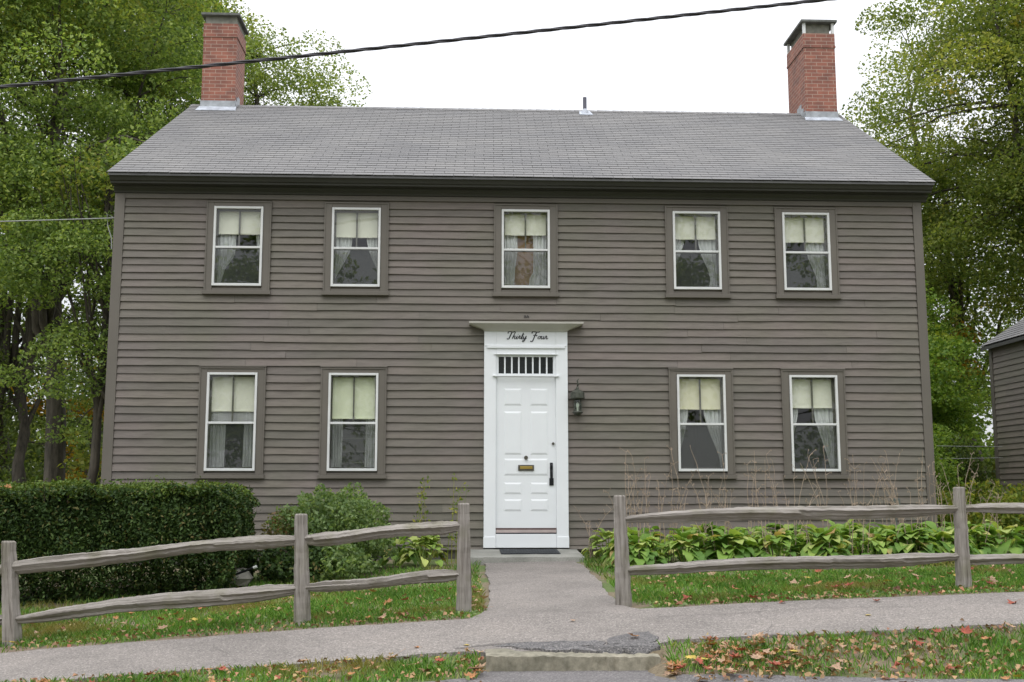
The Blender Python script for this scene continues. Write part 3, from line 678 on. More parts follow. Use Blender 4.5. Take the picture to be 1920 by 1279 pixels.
# chimneys
def uvbox(m, uv, x0, x1, y0, y1, z0, z1):
    for P in (((x0, y0), (x1, y0)), ((x1, y0), (x1, y1)), ((x1, y1), (x0, y1)), ((x0, y1), (x0, y0))):
        (a, b), (c, d) = P; m.quad((a, b, z0), (c, d, z0), (c, d, z1), (a, b, z1)); L = math.hypot(c - a, d - b); u0 = x0 if b == d else y0
        uv += [(u0, z0), (u0 + L, z0), (u0 + L, z1), (u0, z1)]
    m.quad((x0, y0, z1), (x1, y0, z1), (x1, y1, z1), (x0, y1, z1)); uv += [(0, 0)] * 4
def chimney(x0, x1, y0, y1, ztop, zb0, posts):
    m = MB(); uv = []
    uvbox(m, uv, x0, x1, y0, y1, 7.4, zb0); uvbox(m, uv, x0 - .014, x1 + .014, y0 - .014, y1 + .014, zb0, zb0 + .045)
    uvbox(m, uv, x0 - .006, x1 + .006, y0 - .006, y1 + .006, zb0 + .045, ztop)
    ch = m.build('chimney', M['brick'], H, uvs=uv)
    zc = ztop
    if posts:
        m = MB(); m.box(x0 + .07, x1 - .07, y0 + .07, y1 - .07, zc, zc + .215); m.build('flue', M['mortar'], ch)
        for a in (x0, x1 - .05):
            for b in (y0, y1 - .05): MB().box(a, a + .05, b, b + .05, zc + .0, zc + .215).build('cap_support', M['storm'], ch)
        c = .13 ; t = zc + .215
    else:
        MB().box(x0 + .02, x1 - .02, y0 + .02, y1 - .02, zc, zc + .15).build('flue', M['mortar'], ch)
        c = .05; t = zc + .15
    cc = .05
    m = MB(); m.hexa([(x0 - cc, y0 - .06, t), (x1 + cc, y0 - .06, t), (x0 - cc, y1 + .06, t), (x1 + cc, y1 + .06, t), (x0 - cc, y0 - .06, t + .05), (x1 + cc, y0 - .06, t + .05), (x0 - cc, y1 + .06, t + .05), (x1 + cc, y1 + .06, t + .05)])
    m.build('cap_slab', M['capm'], ch, bevel=.008)
    # stepped flashing
    m = MB(); za_ = lambda y: za + RS * (min(y, 8 - y) - ya)
    zf = za_(y0); fd_ = .13 if posts else .17
    m.hexa([(x0 - .06, y0 - fd_, za_(y0 - fd_) + .014), (x1 + .06, y0 - fd_, za_(y0 - fd_) + .014), (x0 - .03, y0 - .004, zf + .016), (x1 + .03, y0 - .004, zf + .016), (x0 - .06, y0 - fd_, za_(y0 - fd_) + .022), (x1 + .06, y0 - fd_, za_(y0 - fd_) + .022), (x0 - .03, y0 - .004, zf + .05), (x1 + .03, y0 - .004, zf + .05)])
    m.build('base_flashing', M['leadw'], ch)
    m = MB(); m.box(x0 - .012, x1 + .012, y0 - .014, y0 + .0, zf - .02, zf + .16)
    for xx, s_ in ((x0, -1), (x1, 1)):
        y = y0
        while y < y1:
            e = min(y + .13, y1); z = za_((y + e) / 2) - .05; h = .2 + rnd.uniform(-.03, .05)
            a, b = sorted((xx + s_ * .001, xx + s_ * .013)); m.box(a, b, y, e, z, z + h); y = e
    m.build('step_flashing', M['lead'], ch)
chimney(-5.71, -5.08, 3.72, 4.52, 9.70, 9.43, False)
chimney(5.85, 6.46, 3.58, 4.66, 9.66, 9.37, True)
m = MB(); m.tube([(1.595, 3.8, 7.95), (1.595, 3.8, 8.37)], .036, 14); vp = m.build('vent_pipe', M['pipe'], H)
m = MB(); zv = za + RS * (3.7 - ya)
m.hexa([(1.47, 3.62, zv - .035), (1.73, 3.62, zv - .035), (1.5, 3.92, zv + .14), (1.70, 3.92, zv + .14), (1.47, 3.62, zv - .02), (1.73, 3.62, zv - .02), (1.5, 3.92, zv + .155), (1.70, 3.92, zv + .155)])
m.lathe(1.595, 3.79, [(.085, zv + .03), (.055, zv + .12), (.04, zv + .14)], 14); m.build('pipe_flashing', M['leadw'], vp)
# door stone and mat
def rough_block(name, mat, x0, x1, y0, y1, z0, z1, label, cat, seed, amp=.01, nx=14, tilt=0, fall=0):
    r = random.Random(seed); m = MB(); ny = 4; P = {}
    def add(x, y, z): m.v.append((x, y, z)); return len(m.v) - 1
    top = [[add(x0 + (x1 - x0) * i / nx + r.gauss(0, amp * .3), y0 + (y1 - y0) * j / ny + (r.gauss(0, amp) if j == 0 else 0), z1 + r.gauss(0, amp * .25) + tilt * i / nx - fall * (1 - j / ny) - (amp * .8 if j == 0 else 0)) for i in range(nx + 1)] for j in range(ny + 1)]
    mid = [add(m.v[top[0][i]][0], m.v[top[0][i]][1] - amp * .8, (z0 + z1) / 2 + r.gauss(0, amp)) for i in range(nx + 1)]
    bot = [add(m.v[top[0][i]][0], m.v[top[0][i]][1] - amp * .2, z0) for i in range(nx + 1)]
    for j in range(ny):
        for i in range(nx): m.f.append((top[j][i], top[j][i + 1], top[j + 1][i + 1], top[j + 1][i]))
    for i in range(nx): m.f.append((mid[i], mid[i + 1], top[0][i + 1], top[0][i])); m.f.append((bot[i], bot[i + 1], mid[i + 1], mid[i]))
    bb = [add(x0, y1, z0), add(x1, y1, z0)]
    m.f.append((bb[0], bot[0], mid[0], top[0][0], *[top[j][0] for j in range(1, ny + 1)])); m.f.append((bot[nx], bb[1], *[top[j][nx] for j in range(ny, -1, -1)], mid[nx]))
    m.f.append((bb[1], bb[0], *[top[ny][i] for i in range(nx + 1)])); m.f.append((bb[0], bb[1], *bot[::-1]))
    c = ((x0 + x1) / 2, (y0 + y1) / 2, z0)
    return tag(m.build(name, mat, org=c), label, cat)
rough_block('door_stone', M['granite'], -.60, .97, -1.22, -.085, -.3, -.02, 'long flat grey granite slab laid before the white front door', 'doorstep', 5, .008, fall=.045)
m = MB(); zt_ = lambda y: -.0175 + (y + .085) * .0396
def slopebox(x0, x1, y0, y1, h): m.hexa([(x, y, zt_(y) + q * h) for q in (0, 1) for y in (y0, y1) for x in (x0, x1)])
slopebox(-.17, .67, -.86, -.22, .008)
for k in range(20): slopebox(-.16 + k * .041, -.16 + k * .041 + .028, -.85, -.23, .0135 + .001 * (k % 2))
tag(m.build('door_mat', M['mat'], org=(.25, -.5, -.03)), 'thin black ribbed rubber mat lying on the granite doorstep', 'doormat')
# curb step and broken asphalt
rough_block('curb_step', M['curb'], -.53, .72, -8.42, -8.10, -.62, -.342, 'weathered pale concrete step block at the edge of the road', 'step', 9, .011, 34, -.012)
def slab(name, pts, h, mat, kind='structure', dz=.014):
    m = MB(); n = len(pts); r = random.Random(len(pts))
    m.v = [(x, y, g1(x, y) + dz + h + r.gauss(0, .002)) for x, y in pts] + [(x, y, g1(x, y) + dz - .03) for x, y in pts]
    cx = sum(p[0] for p in pts) / n; cy = sum(p[1] for p in pts) / n; m.v.append((cx, cy, g1(cx, cy) + dz + h + .003))
    for i in range(n): j = (i + 1) % n; m.f.append((i, n + i, n + j, j)); m.f.append((i, j, 2 * n))
    return tag(m.build(name, mat), None, None, kind=kind)
def jag(pts, seed, a=.012, step=.06):
    r = random.Random(seed); o = []
    for (x0, y0), (x1, y1) in zip(pts, pts[1:] + pts[:1]):
        k = max(1, int(math.hypot(x1 - x0, y1 - y0) / step))
        for i in range(k): o.append((x0 + (x1 - x0) * i / k + r.gauss(0, a), y0 + (y1 - y0) * i / k + r.gauss(0, a)))
    return o
slab('broken_asphalt', jag([(-.50, -8.02), (-.28, -7.96), (0, -8.0), (.30, -8.06), (.36, -8.13), (.34, -8.2), (.1, -8.17), (-.15, -8.12), (-.35, -8.07)], 1), .003, M['patch'])
slab('broken_asphalt', jag([(-.36, -8.10), (-.1, -8.16), (.2, -8.21), (.36, -8.22), (.72, -8.20), (.73, -8.27), (.5, -8.325), (.2, -8.30), (-.08, -8.24), (-.26, -8.17)], 2), .006, M['patch'], dz=.018)
slab('broken_asphalt', jag([(.38, -8.09), (.46, -7.95), (.62, -7.86), (.74, -7.84), (.78, -8.05), (.72, -8.18), (.40, -8.20)], 3), .007, M['patch'])
def crack(pts, w=.012):
    m = MB(); P = jag(pts + pts[::-1][1:-1], 5, .008, .05)[:max(2, int(.5 * len(jag(pts + pts[::-1][1:-1], 5, .008, .05))))]
    for i, (x, y) in enumerate(P): m.v += [(x, y - w / 2, g1(x, y - w / 2) + .0185), (x, y + w / 2, g1(x, y) + .0185)]
    for i in range(len(P) - 1): m.f.append((2 * i, 2 * i + 2, 2 * i + 3, 2 * i + 1))
    return tag(m.build('asphalt_crack', M['tar']), None, None, kind='structure')
crack([(-.75, -8.02), (-.45, -7.97), (-.2, -7.98), (.05, -8.04), (.42, -8.09)]); crack([(.40, -8.1), (.58, -7.87), (.7, -7.84)], .007)

crack([(1.6, -8.05), (1.75, -7.7), (1.7, -7.4), (1.9, -7.05)], .006); crack([(-2.6, -8.1), (-2.5, -7.7), (-2.7, -7.4), (-2.62, -7.0)], .006); crack([(.9, -7.3), (1.4, -7.36), (2.2, -7.28), (3.1, -7.4)], .005)
crack([(-.1, -3.2), (.1, -3.6), (.3, -3.7), (.62, -4.0)], .006)
# ------------------------------------------------------------------ fence
def wood_prism(path, secs, rng, seg):
    """loft of sections along path; uv = (length, around)"""
    m = MB(); uv = []; k = len(secs[0])
    for i, (p, sec) in enumerate(zip(path, secs)):
        for j in range(k + 1):
            a, b = sec[j % k]; q = p[0] + Vector(p[1]) * a + Vector(p[2]) * b; m.v.append(tuple(q)); uv.append((p[3], j / k * .45 + seg * .61))
    for i in range(len(path) - 1):
        for j in range(k): q = i * (k + 1) + j; m.f.append((q, q + 1, q + k + 2, q + k + 1))
    m.f.append(tuple(range(k))[::-1]); m.f.append(tuple((len(path) - 1) * (k + 1) + j for j in range(k)))
    return m, uv
def post(parent, x, y, zt, w, lean, seed, taper=.72):
    r = random.Random(seed); zb = g1(x, y) - .25; path = []; secs = []; n = 26; ph = [r.uniform(.84, 1.12) for _ in range(10)]
    for i in range(n):
        t = i / (n - 1); z = zb + (zt - zb) * t
        if i == n - 1: z = zt
        ww = w * (1 - (1 - taper) * max(0, (t - .2) / .8)); 
        if i == n - 1: ww *= .82
        if i == n - 2: z = zt - .012
        path.append((Vector((x + lean * (t - .25) + r.gauss(0, .0015), y + r.gauss(0, .0015), z)), (1, 0, 0), (0, 1, 0), z))
        gq = [1 + r.gauss(0, .018) for _ in range(10)]
        secs.append([(gq[k] * math.cos(q) * ww * .5 * min(1.13 / max(abs(math.cos(q)), abs(math.sin(q)), .01), 1.13) * ph[k] / 1.0, math.sin(q) * ww * .46 * min(1.1 / max(abs(math.cos(q)), abs(math.sin(q)), .01), 1.13) * ph[k]) for k, q in enumerate([2 * math.pi * kk / 10 + .31 for kk in range(10)])])
    m, uv = wood_prism(path, secs, r, seed); return m.build('post', M['wood'], parent, uvs=uv)
def rail(parent, x0, z0, x1, z1, y, th, seed, shape='wedge', sag=0.0, e0=.55, e1=.55):
    r = random.Random(seed); path = []; secs = []; n = 70; k = 16; pr = [r.uniform(.84, 1.1) * (.82 if q_ % 4 == 1 and r.random() < .7 else 1) for q_ in range(k)]; dr = [r.random() * 6 for _ in range(k)]; p1, p2 = r.random() * 6, r.random() * 6
    for i in range(n + 1):
        t = i / n; x = x0 + (x1 - x0) * t; z = z0 + (z1 - z0) * t + sag * math.sin(math.pi * t) + .008 * math.sin(t * 9 + p1) + r.gauss(0, .0016)
        e = min(1, e0 + (1 - e0) * t / .14) * min(1, e1 + (1 - e1) * (1 - t) / .14); h = th * e * (1 + .1 * math.sin(t * 5 + p2))
        path.append((Vector((x, y + .008 * math.sin(t * 6 + p2), z)), (0, 1, 0), (0, 0, 1), x)); tw = .25 * math.sin(t * 2.5 + p1)
        sec = []
        for j in range(k):
            q = 2 * math.pi * j / k + tw + .4; a = math.cos(q) * .5; b = math.sin(q) * .5
            if shape == 'wedge' and b > 0: a *= 1.15; 
            if shape == 'wedge' and b < 0: a *= .75
            g = 1 + .07 * math.sin(dr[j] + t * (4 + dr[j])) + r.gauss(0, .022)
            sec.append((a * th * .95 * e * pr[j] * g, b * h * pr[j] * g))
        secs.append(sec)
    m, uv = wood_prism(path, secs, r, seed); return m.build('rail', M['wood'], parent, uvs=uv)
FY = -6.46
FL = thing('split_rail_fence', 'weathered grey split-rail fence left of the path, running downhill before the dark hedge', 'fence', (-2.6, FY, -.35), 'split-rail fences either side of the path')
for x, zt, w, ln, sd_ in ((-7.4, .18, .15, 0, 21), (-4.64, .385, .15, -.11, 22), (-2.125, .62, .135, -.045, 23), (-.69, .715, .128, -.01, 24)): post(FL, x, FY, zt, w, ln, sd_)
rail(FL, -7.4, -.07, -4.63, .135, FY, .12, 31); rail(FL, -7.4, -.5, -4.6, -.29, FY, .12, 32)
rail(FL, -4.68, .145, -2.12, .395, FY, .122, 33, sag=.022, e0=.85); rail(FL, -4.62, -.29, -2.08, -.04, FY, .122, 34, sag=.015)
rail(FL, -2.15, .385, -.68, .515, FY, .118, 35); rail(FL, -2.12, -.04, -.67, .085, FY, .10, 36)
FRt = thing('split_rail_fence', 'weathered grey split-rail fence right of the path, in front of the hosta bed', 'fence', (2.3, FY, -.15), 'split-rail fences either side of the path')
for x, zt, w, ln, sd_ in ((.742, .785, .135, -.03, 41), (3.875, .86, .135, .0, 42), (7.1, .95, .14, 0, 43)): post(FRt, x, FY, zt, w, ln, sd_)
rail(FRt, .74, .575, 3.86, .65, FY, .112, 51, sag=.012); rail(FRt, .76, .115, 3.86, .22, FY, .108, 52, sag=.0, e0=.9)
rail(FRt, 3.88, .655, 7.1, .70, FY, .095, 53); rail(FRt, 3.9, .20, 7.1, .27, FY, .09, 54, e0=.95)

# ------------------------------------------------------------------ trees
def tubes(paths, n=6):
    V = []; F = []; base = 0
    for pts, rad in paths:
        pts = np.asarray(pts, float); k = len(pts); T = np.gradient(pts, axis=0); T /= np.linalg.norm(T, axis=1)[:, None] + 1e-9
        ref = np.array([0, 0, 1.]) if abs(T[0, 2]) < .85 else np.array([1., 0, 0]); A = np.cross(T, ref); A /= np.linalg.norm(A, axis=1)[:, None] + 1e-9; B = np.cross(T, A)
        q = np.arange(n) * 2 * np.pi / n; rad = np.asarray(rad)
        ring = pts[:, None, :] + rad[:, None, None] * (np.cos(q)[None, :, None] * A[:, None, :] + np.sin(q)[None, :, None] * B[:, None, :])
        V.append(ring.reshape(-1, 3)); i = np.arange(k - 1)[:, None] * n; j = np.arange(n)[None, :]
        F.append(np.stack([base + i + j, base + i + (j + 1) % n, base + i + n + (j + 1) % n, base + i + n + j], -1).reshape(-1, 4)); base += k * n
    return np.concatenate(V), np.concatenate(F)
def tree(name, label, cat, group, x, y, top, r0, crown, rad, ncl, lpc, lsize, lm, seed, nl=9, lean=(0, 0), cr=.75, fork=.28, trunk_n=1, mats2=None, hole=.25, pw=.42, bark='bark'):
    rng = np.random.default_rng(seed); z0 = g1(x, y); root = thing(name, label, cat, (x, y, z0), group)
    crown = np.array(crown, float); rad = np.array(rad, float); paths = []; nodes = []
    def curve(a, b, sag, k=7, wig=.12):
        t = np.linspace(0, 1, k)[:, None]; p = a + (b - a) * t; p[:, 2] += np.sin(t[:, 0] * np.pi) * sag
        p[1:-1] += rng.normal(0, wig, (k - 2, 3)) * np.linalg.norm(b - a) * .08; return p
    for tn in range(trunk_n):
        b0 = np.array([x + (rng.uniform(-.5, .5) if trunk_n > 1 else 0), y + (rng.uniform(-.4, .4) if trunk_n > 1 else 0), z0 - .2])
        tp = crown + np.array([rng.uniform(-.3, .3) * rad[0] * (trunk_n > 1), 0, rad[2] * .65]); tr = curve(b0, tp, 0, 12, .10)
        rr = r0 * (np.linspace(1, .12, 12) ** .9) / math.sqrt(trunk_n) ; rr[0] *= 1.3
        paths.append((tr, rr))
        for i in range(4, 12): nodes.append((tr[i], rr[i]))
        for l in range(nl):
            i = rng.integers(3, 9); f0 = tr[i]; d = rng.normal(size=3); d /= np.linalg.norm(d); d[2] = abs(d[2]) * .7 + .1
            e = crown + d * rad * rng.uniform(.5, .8); e[2] = max(e[2], f0[2] + .4)
            p = curve(f0, e, -.05 * np.linalg.norm(e - f0), 9, .14); q = rr[i] * .55 * np.linspace(1, .15, 9); paths.append((p, q))
            for k in range(2, 9): nodes.append((p[k], q[k]))
    NP = np.array([n[0] for n in nodes]); cl = []
    ph = rng.uniform(0, 6.28, 6)
    while len(cl) < ncl:
        d = rng.normal(size=3); d /= np.linalg.norm(d); p = d * rng.uniform(0, 1) ** pw
        lob = 1 + .16 * math.sin(3 * math.atan2(d[1], d[0]) + ph[0]) + .13 * math.sin(5 * d[2] + ph[1] + 2 * d[0])
        p = crown + p * rad * lob
        hz = math.sin(p[0] * 1.1 + ph[2]) + math.sin(p[2] * 1.25 + ph[3]) + math.sin(p[1] * .9 + ph[4])
        if hz < -3 + 6 * hole and rng.uniform() < .85: continue
        if p[2] < z0 + .4: continue
        cl.append(p)
    cl = np.array(cl)
    for p in cl:
        d = NP - p; d[:, 2] *= 1.6; i = int(np.argmin((d ** 2).sum(1) + rng.uniform(0, .3, len(NP)))); a = nodes[i][0]; L = np.linalg.norm(p - a)
        q = curve(a, p, .08 * L, 5, .2); paths.append((q, min(nodes[i][1] * .7, .012 + .012 * L) * np.linspace(1, .3, 5)))
    V, F = tubes(paths); np_mesh('trunk', V, F, M[bark], root, smooth=True)
    n = ncl * lpc; ci = np.repeat(np.arange(ncl), lpc); sc = rng.uniform(.6, 1.25, ncl)[ci][:, None]
    gn = rng.normal(size=(n, 3)); rr_ = np.linalg.norm(gn, axis=1)[:, None]; gn *= np.minimum(1, 1.55 / rr_); off = gn * np.array([cr, cr, cr * .4]) * sc; off[:, 2] -= .22 * (off[:, 0] ** 2 + off[:, 1] ** 2) / cr
    P = cl[ci] + off; V, F = cards(P, lsize, rng, .8)
    if mats2:
        sel = rng.uniform(size=ncl)[ci] < mats2[1]
        V4 = V.reshape(-1, 4, 3); a = V4[~sel].reshape(-1, 3); b = V4[sel].reshape(-1, 3)
        np_mesh('crown', a, np.arange(len(a)).reshape(-1, 4), M[lm], root); np_mesh('crown', b, np.arange(len(b)).reshape(-1, 4), M[mats2[0]], root)
    else: np_mesh('crown', V, F, M[lm], root)
    return root
GW = 'trees behind the house'
tree('maple_tree', 'big green maple filling the upper left corner behind the house', 'tree', GW, -10.2, 9.5, 16, .26, (-10.6, 9, 11.0), (5.0, 4.5, 5.8), 260, 560, .095, 'leafA', 1, 15, cr=.72, mats2=('leafB', .12), hole=.4)
tree('maple_tree', 'leafy three-stemmed maple close behind the left corner of the house', 'tree', GW, -8.0, 6.5, 12, .2, (-8.6, 6.8, 6.0), (2.2, 2.2, 3.8), 80, 420, .085, 'leafA', 2, 8, cr=.55, trunk_n=3, hole=.42)
tree('maple_tree', 'tall green maple crown behind the left chimney', 'tree', GW, -8.2, 14, 19, .3, (-10.2, 14, 12.2), (2.9, 3.5, 5.0), 130, 420, .11, 'leafA', 3, 9, cr=.8)
tree('elm_tree', 'pale feathery tree whose top shows right of the left chimney', 'tree', GW, -5.4, 17, 17, .28, (-7.5, 17, 11.4), (3.0, 3.0, 4.6), 190, 320, .105, 'leafD', 4, 10, cr=.6, hole=.25)
tree('woodland_tree', 'dark multi-stemmed tree with leaning trunks at the far left edge', 'tree', GW, -11.8, 11, 14, .3, (-12.5, 12, 6.5), (3.6, 3, 4.4), 80, 220, .12, 'leafC', 5, 10, cr=.75, trunk_n=4, hole=.38)
tree('woodland_tree', 'dark woodland tree standing deep in shade between the left edge and the house', 'tree', GW, -10.5, 17, 14, .26, (-10.5, 17.5, 5.5), (4.2, 3, 4.6), 70, 170, .14, 'leafC', 6, 9, cr=.9, trunk_n=2, hole=.3)
tree('woodland_tree', 'dark evergreen-looking tree farthest back at the left', 'tree', GW, -15.5, 21, 15, .3, (-17.5, 21, 4.5), (5, 4, 5.0), 80, 150, .18, 'leafC', 7, 9, cr=.9, hole=.35)
tree('woodland_tree', 'dark tree behind the house, filling the gap low beside its left wall', 'tree', GW, -9.5, 24, 14, .3, (-10.5, 24, 3.0), (5, 3, 3.5), 90, 150, .18, 'leafC', 8, 8, cr=1.0)
tree('orange_sapling', 'small sapling with orange-yellow leaves glowing in the dark wood left of the house', 'tree', None, -10.6, 13.2, 5, .06, (-10.6, 13.2, 2.9), (1.9, 1.2, 1.9), 26, 60, .15, 'leafO', 9, 4, cr=.35, hole=.2)
tree('yellow_sapling', 'thin sapling with yellow-green leaves low beside the left corner board', 'tree', None, -9.0, 9.6, 3, .05, (-9.0, 9.6, 1.9), (.8, .6, 1.4), 12, 60, .13, 'leafB', 10, 4, cr=.3, hole=.1)
tree('maple_tree', 'big turning maple with yellow-green and rusty patches filling the upper right corner', 'tree', GW, 13.9, 9.5, 17, .4, (14.6, 9, 10.6), (4.7, 4, 6.0), 330, 560, .095, 'leafR', 11, 13, cr=.72, mats2=('leafB', .15), hole=.2)
tree('maple_tree', 'airy darker maple with sky gaps hanging above the neighbouring barn roof', 'tree', GW, 14.2, 15, 12, .25, (13.4, 14.5, 7.2), (4.2, 3, 3.8), 120, 280, .11, 'leafA', 12, 9, cr=.75, hole=.3)
tree('maple_tree', 'rusty-leaved maple whose edge shows just above the right roof slope', 'tree', GW, 11.0, 15, 13, .22, (12.7, 14, 10.2), (1.7, 1.8, 4.4), 85, 280, .085, 'leafR', 13, 8, cr=.5, hole=.3)
tree('maple_tree', 'young maple with a small orange patch behind the right corner of the house', 'tree', GW, 9.6, 12, 9, .14, (10.4, 12.5, 5.4), (2.2, 2, 2.8), 110, 280, .11, 'leafR', 14, 8, cr=.55, mats2=('leafO', .22))
tree('understory_tree', 'bushy bright green tree between the house and the neighbouring barn', 'tree', GW, 9.4, 9.5, 5, .12, (9.6, 9.5, 2.7), (2.2, 1.6, 2.9), 170, 320, .095, 'leafU', 15, 8, cr=.45, trunk_n=3, hole=.1)
tree('woodland_tree', 'dark green tree in the distance behind the barn', 'tree', GW, 13, 20, 9, .2, (12.8, 20, 4.5), (4.5, 3, 4.8), 120, 120, .2, 'leafC', 16, 7, cr=.9)
for i, (x, y, c, rr, lab) in enumerate([(5, -36, (5, -36, 9.5), (7.5, 4, 7.5), 'broad maple across the street, mirrored in the panes right of the door'), (-5.5, -38, (-10, -36, 7.5), (6, 4, 6), 'maple across the street, mirrored in the left upper panes'), (21, -40, (20, -40, 9), (7, 4, 8.5), 'maple across the street, mirrored in the far right panes')]):
    tree('maple_tree', lab, 'tree', 'trees across the street', x, y, 15, .35, c, rr, 110, 110, .32, 'leafA', 40 + i, 9, cr=1.1, hole=.3)
# far wood and brush, nobody could count it
rng = np.random.default_rng(77)
def mass(name, boxes, n, size, mat, seed, up=.4):
    rng = np.random.default_rng(seed); P = []
    for (x0, x1, y0, y1, z1, k) in boxes:
        px = rng.uniform(x0, x1, k); py = rng.uniform(y0, y1, k); h = z1 * (.7 + .3 * np.sin(px * .9 + seed) * np.sin(px * .37 + 1)); P.append(np.stack([px, py, rng.uniform(-.2, 1, k) ** 1.0 * h], 1))
    P = np.concatenate(P); V, F = cards(P, size, rng, up)
    return tag(np_mesh(name, V, F, M[mat]), None, None, kind='stuff')
tag(mass('distant_woods', [(-45, -6, 27, 31, 4.6, 26000), (7, 45, 26, 30, 4.6, 26000)], 0, .38, 'leafC', 4), 'dark leafy wood far behind the house on both sides', None)
tag(mass('underbrush', [(-17, -6.6, 10, 12, 1.3, 9000), (-16, -6.5, 14, 16, 2.0, 9000)], 0, .14, 'leafC', 6), 'dark underbrush beneath the trees left of the house', None)

# ------------------------------------------------------------------ hedge, shrubs
HD = thing('yew_hedge', 'long clipped dark green yew hedge standing behind the left fence', 'hedge', (-6.0, -3.1, -.4))
rng = np.random.default_rng(21); n = 110000
hx0, hx1, hy0, hy1 = -9.2, -3.28, -3.95, -2.2
px = rng.uniform(hx0, hx1, n); sel = rng.uniform(size=n)
bulge = lambda a, b: .06 * np.sin(a * 2.3 + 1) * np.sin(b * 3.3) + .05 * np.sin(a * 5.3 + b * 4) + .035 * np.sin(a * 13 + b * 9)
py = rng.uniform(hy0, hy1, n); pz = rng.uniform(-.5, .9, n); dep = np.abs(rng.normal(0, .085, n))
fr = sel < .52; tp = (sel >= .52) & (sel < .78); en = (sel >= .78) & (sel < .9)
edge = np.clip((pz - .5) / .4, 0, 1) ** 2 * .2; low = np.clip((.1 - pz) / .5, 0, 1) * .35
py = np.where(fr, hy0 + dep + bulge(px, pz) + edge + low, py); ztop = .855 + bulge(px, py) * .55 - .13 * np.clip((px - hx1 + .4) / .4, 0, 1) ** 2
pz = np.where(tp, ztop - dep * .6, pz); px = np.where(en, hx1 - dep - bulge(py, pz) - edge - low * .6, px)
P = np.stack([px, py, np.minimum(pz, ztop)], 1)
V, F = cards(P, .05, rng, .25, .45); np_mesh('foliage', V, F, M['yew'], HD)
n2 = 26000; px = rng.uniform(hx0, hx1 - .06, n2); py = rng.uniform(hy0 + .02, hy1, n2) ; yy = hy0 + .06 + np.abs(rng.normal(0, .5, n2)); py = np.where(rng.uniform(size=n2) < .5, np.minimum(yy, hy1), py)
P = np.stack([px, py, .855 + bulge(px, py) * .55 + rng.uniform(-.05, .03, n2) + np.where(rng.uniform(size=n2) < .05, rng.uniform(0, .09, n2), 0) - .10 * np.clip((hy0 + .16 - py) / .16, 0, 1) - .13 * np.clip((px - hx1 + .4) / .4, 0, 1) ** 2], 1); V, F = cards(P, .05, rng, .9, .4); np_mesh('fresh_tips', V, F, M['yewtip'], HD)
m = MB()
for k in range(16):
    xx = hx0 + .3 + k * .36; m.tube([(xx, -3.1, g1(xx, -3.1) - .05), (xx + rng.uniform(-.2, .2), -3.3, .1), (xx + rng.uniform(-.4, .4), -3.4, .7)], [.03, .022, .01], 6)
for k in range(60):
    xx = float(rng.uniform(hx0, hx1 - .2)); yy_ = float(rng.uniform(hy0 + .05, hy0 + .7)); m.tube([(xx, yy_, .7), (xx + rng.uniform(-.03, .03), yy_, .82 + rng.uniform(.03, .14))], [.004, .0015], 4)
m.build('stems', M['twig'], HD)
MB().box(hx0 + .1, hx1 - .22, hy0 + .3, hy1 - .1, .06, .78).build('inner_foliage', M['yew'], HD)
def shrub(name, label, cat, c, rad, n, size, mat, seed, up=.4, group=None, mat2=None, f2=0, shell=.35):
    rng = np.random.default_rng(seed); z0 = g1(c[0], c[1]); r = thing(name, label, cat, (c[0], c[1], z0), group)
    d = rng.normal(size=(n, 3)); d /= np.linalg.norm(d, axis=1)[:, None]; q = rng.uniform(0, 1, n) ** shell
    lob = 1 + .14 * np.sin(d[:, 0] * 6 + seed) * np.sin(d[:, 2] * 7 + d[:, 1] * 3) + .09 * np.sin(d[:, 0] * 14 + d[:, 2] * 11 + seed) + np.where(rng.uniform(size=n) < .03, .12, 0) * rng.uniform(size=n)
    P = np.array(c) + d * np.array(rad) * (q * lob)[:, None]; P = P[P[:, 2] > z0 + .02]
    V, F = cards(P, size, rng, up, normal=None); 
    if mat2:
        s = (P[:, 0] < c[0] - rad[0] * f2) | (rng.uniform(size=len(P)) < .02); V4 = V.reshape(-1, 4, 3); a = V4[~s].reshape(-1, 3); b = V4[s].reshape(-1, 3)
        np_mesh('foliage', a, np.arange(len(a)).reshape(-1, 4), M[mat], r); np_mesh('foliage', b, np.arange(len(b)).reshape(-1, 4), M[mat2], r)
    else: np_mesh('foliage', V, F, M[mat], r)
    m = MB()
    for k in range(9):
        a = rng.uniform(0, 6.28); e = (c[0] + math.cos(a) * rad[0] * .6, c[1] + math.sin(a) * rad[1] * .6, c[2] + rad[2] * rng.uniform(.2, .75)); m.tube([(c[0], c[1], z0 - .03), ((c[0] + e[0]) / 2 * 1, (c[1] + e[1]) / 2, (z0 + e[2]) / 2 + .05), e], [.014, .01, .004], 5)
    m.build('stems', M['twig'], r); return r
shrub('rounded_shrub', 'rounded leafy grey-green bush between the hedge and the front door', 'shrub', (-2.40, -1.9, .27), (.80, .75, .60), 15000, .055, 'bush', 31)
shrub('barberry_shrub', 'low twiggy shrub with reddish leaves squeezed between hedge and rounded bush', 'shrub', (-3.0, -2.1, .15), (.3, .4, .45), 1500, .045, 'barb', 32)
shrub('dark_groundcover_shrub', 'low dark green spreading shrub under the rounded bush, touching the lawn', 'shrub', (-2.55, -2.7, -.1), (.75, .5, .34), 6500, .06, 'bush', 33, mat2='yew', f2=-.2)
m = MB(); r_ = random.Random(4); prof = [(0, .0), (.22, .02), (.25, .1), (.17, .2), (.0, .24)]
m.lathe(-3.45, -2.95, [(a * r_.uniform(.9, 1.1), g1(-3.45, -2.95) + b) for a, b in prof], 11)
for i, v in enumerate(m.v): m.v[i] = (v[0] + r_.gauss(0, .012), v[1] + r_.gauss(0, .012), v[2] + r_.gauss(0, .008))
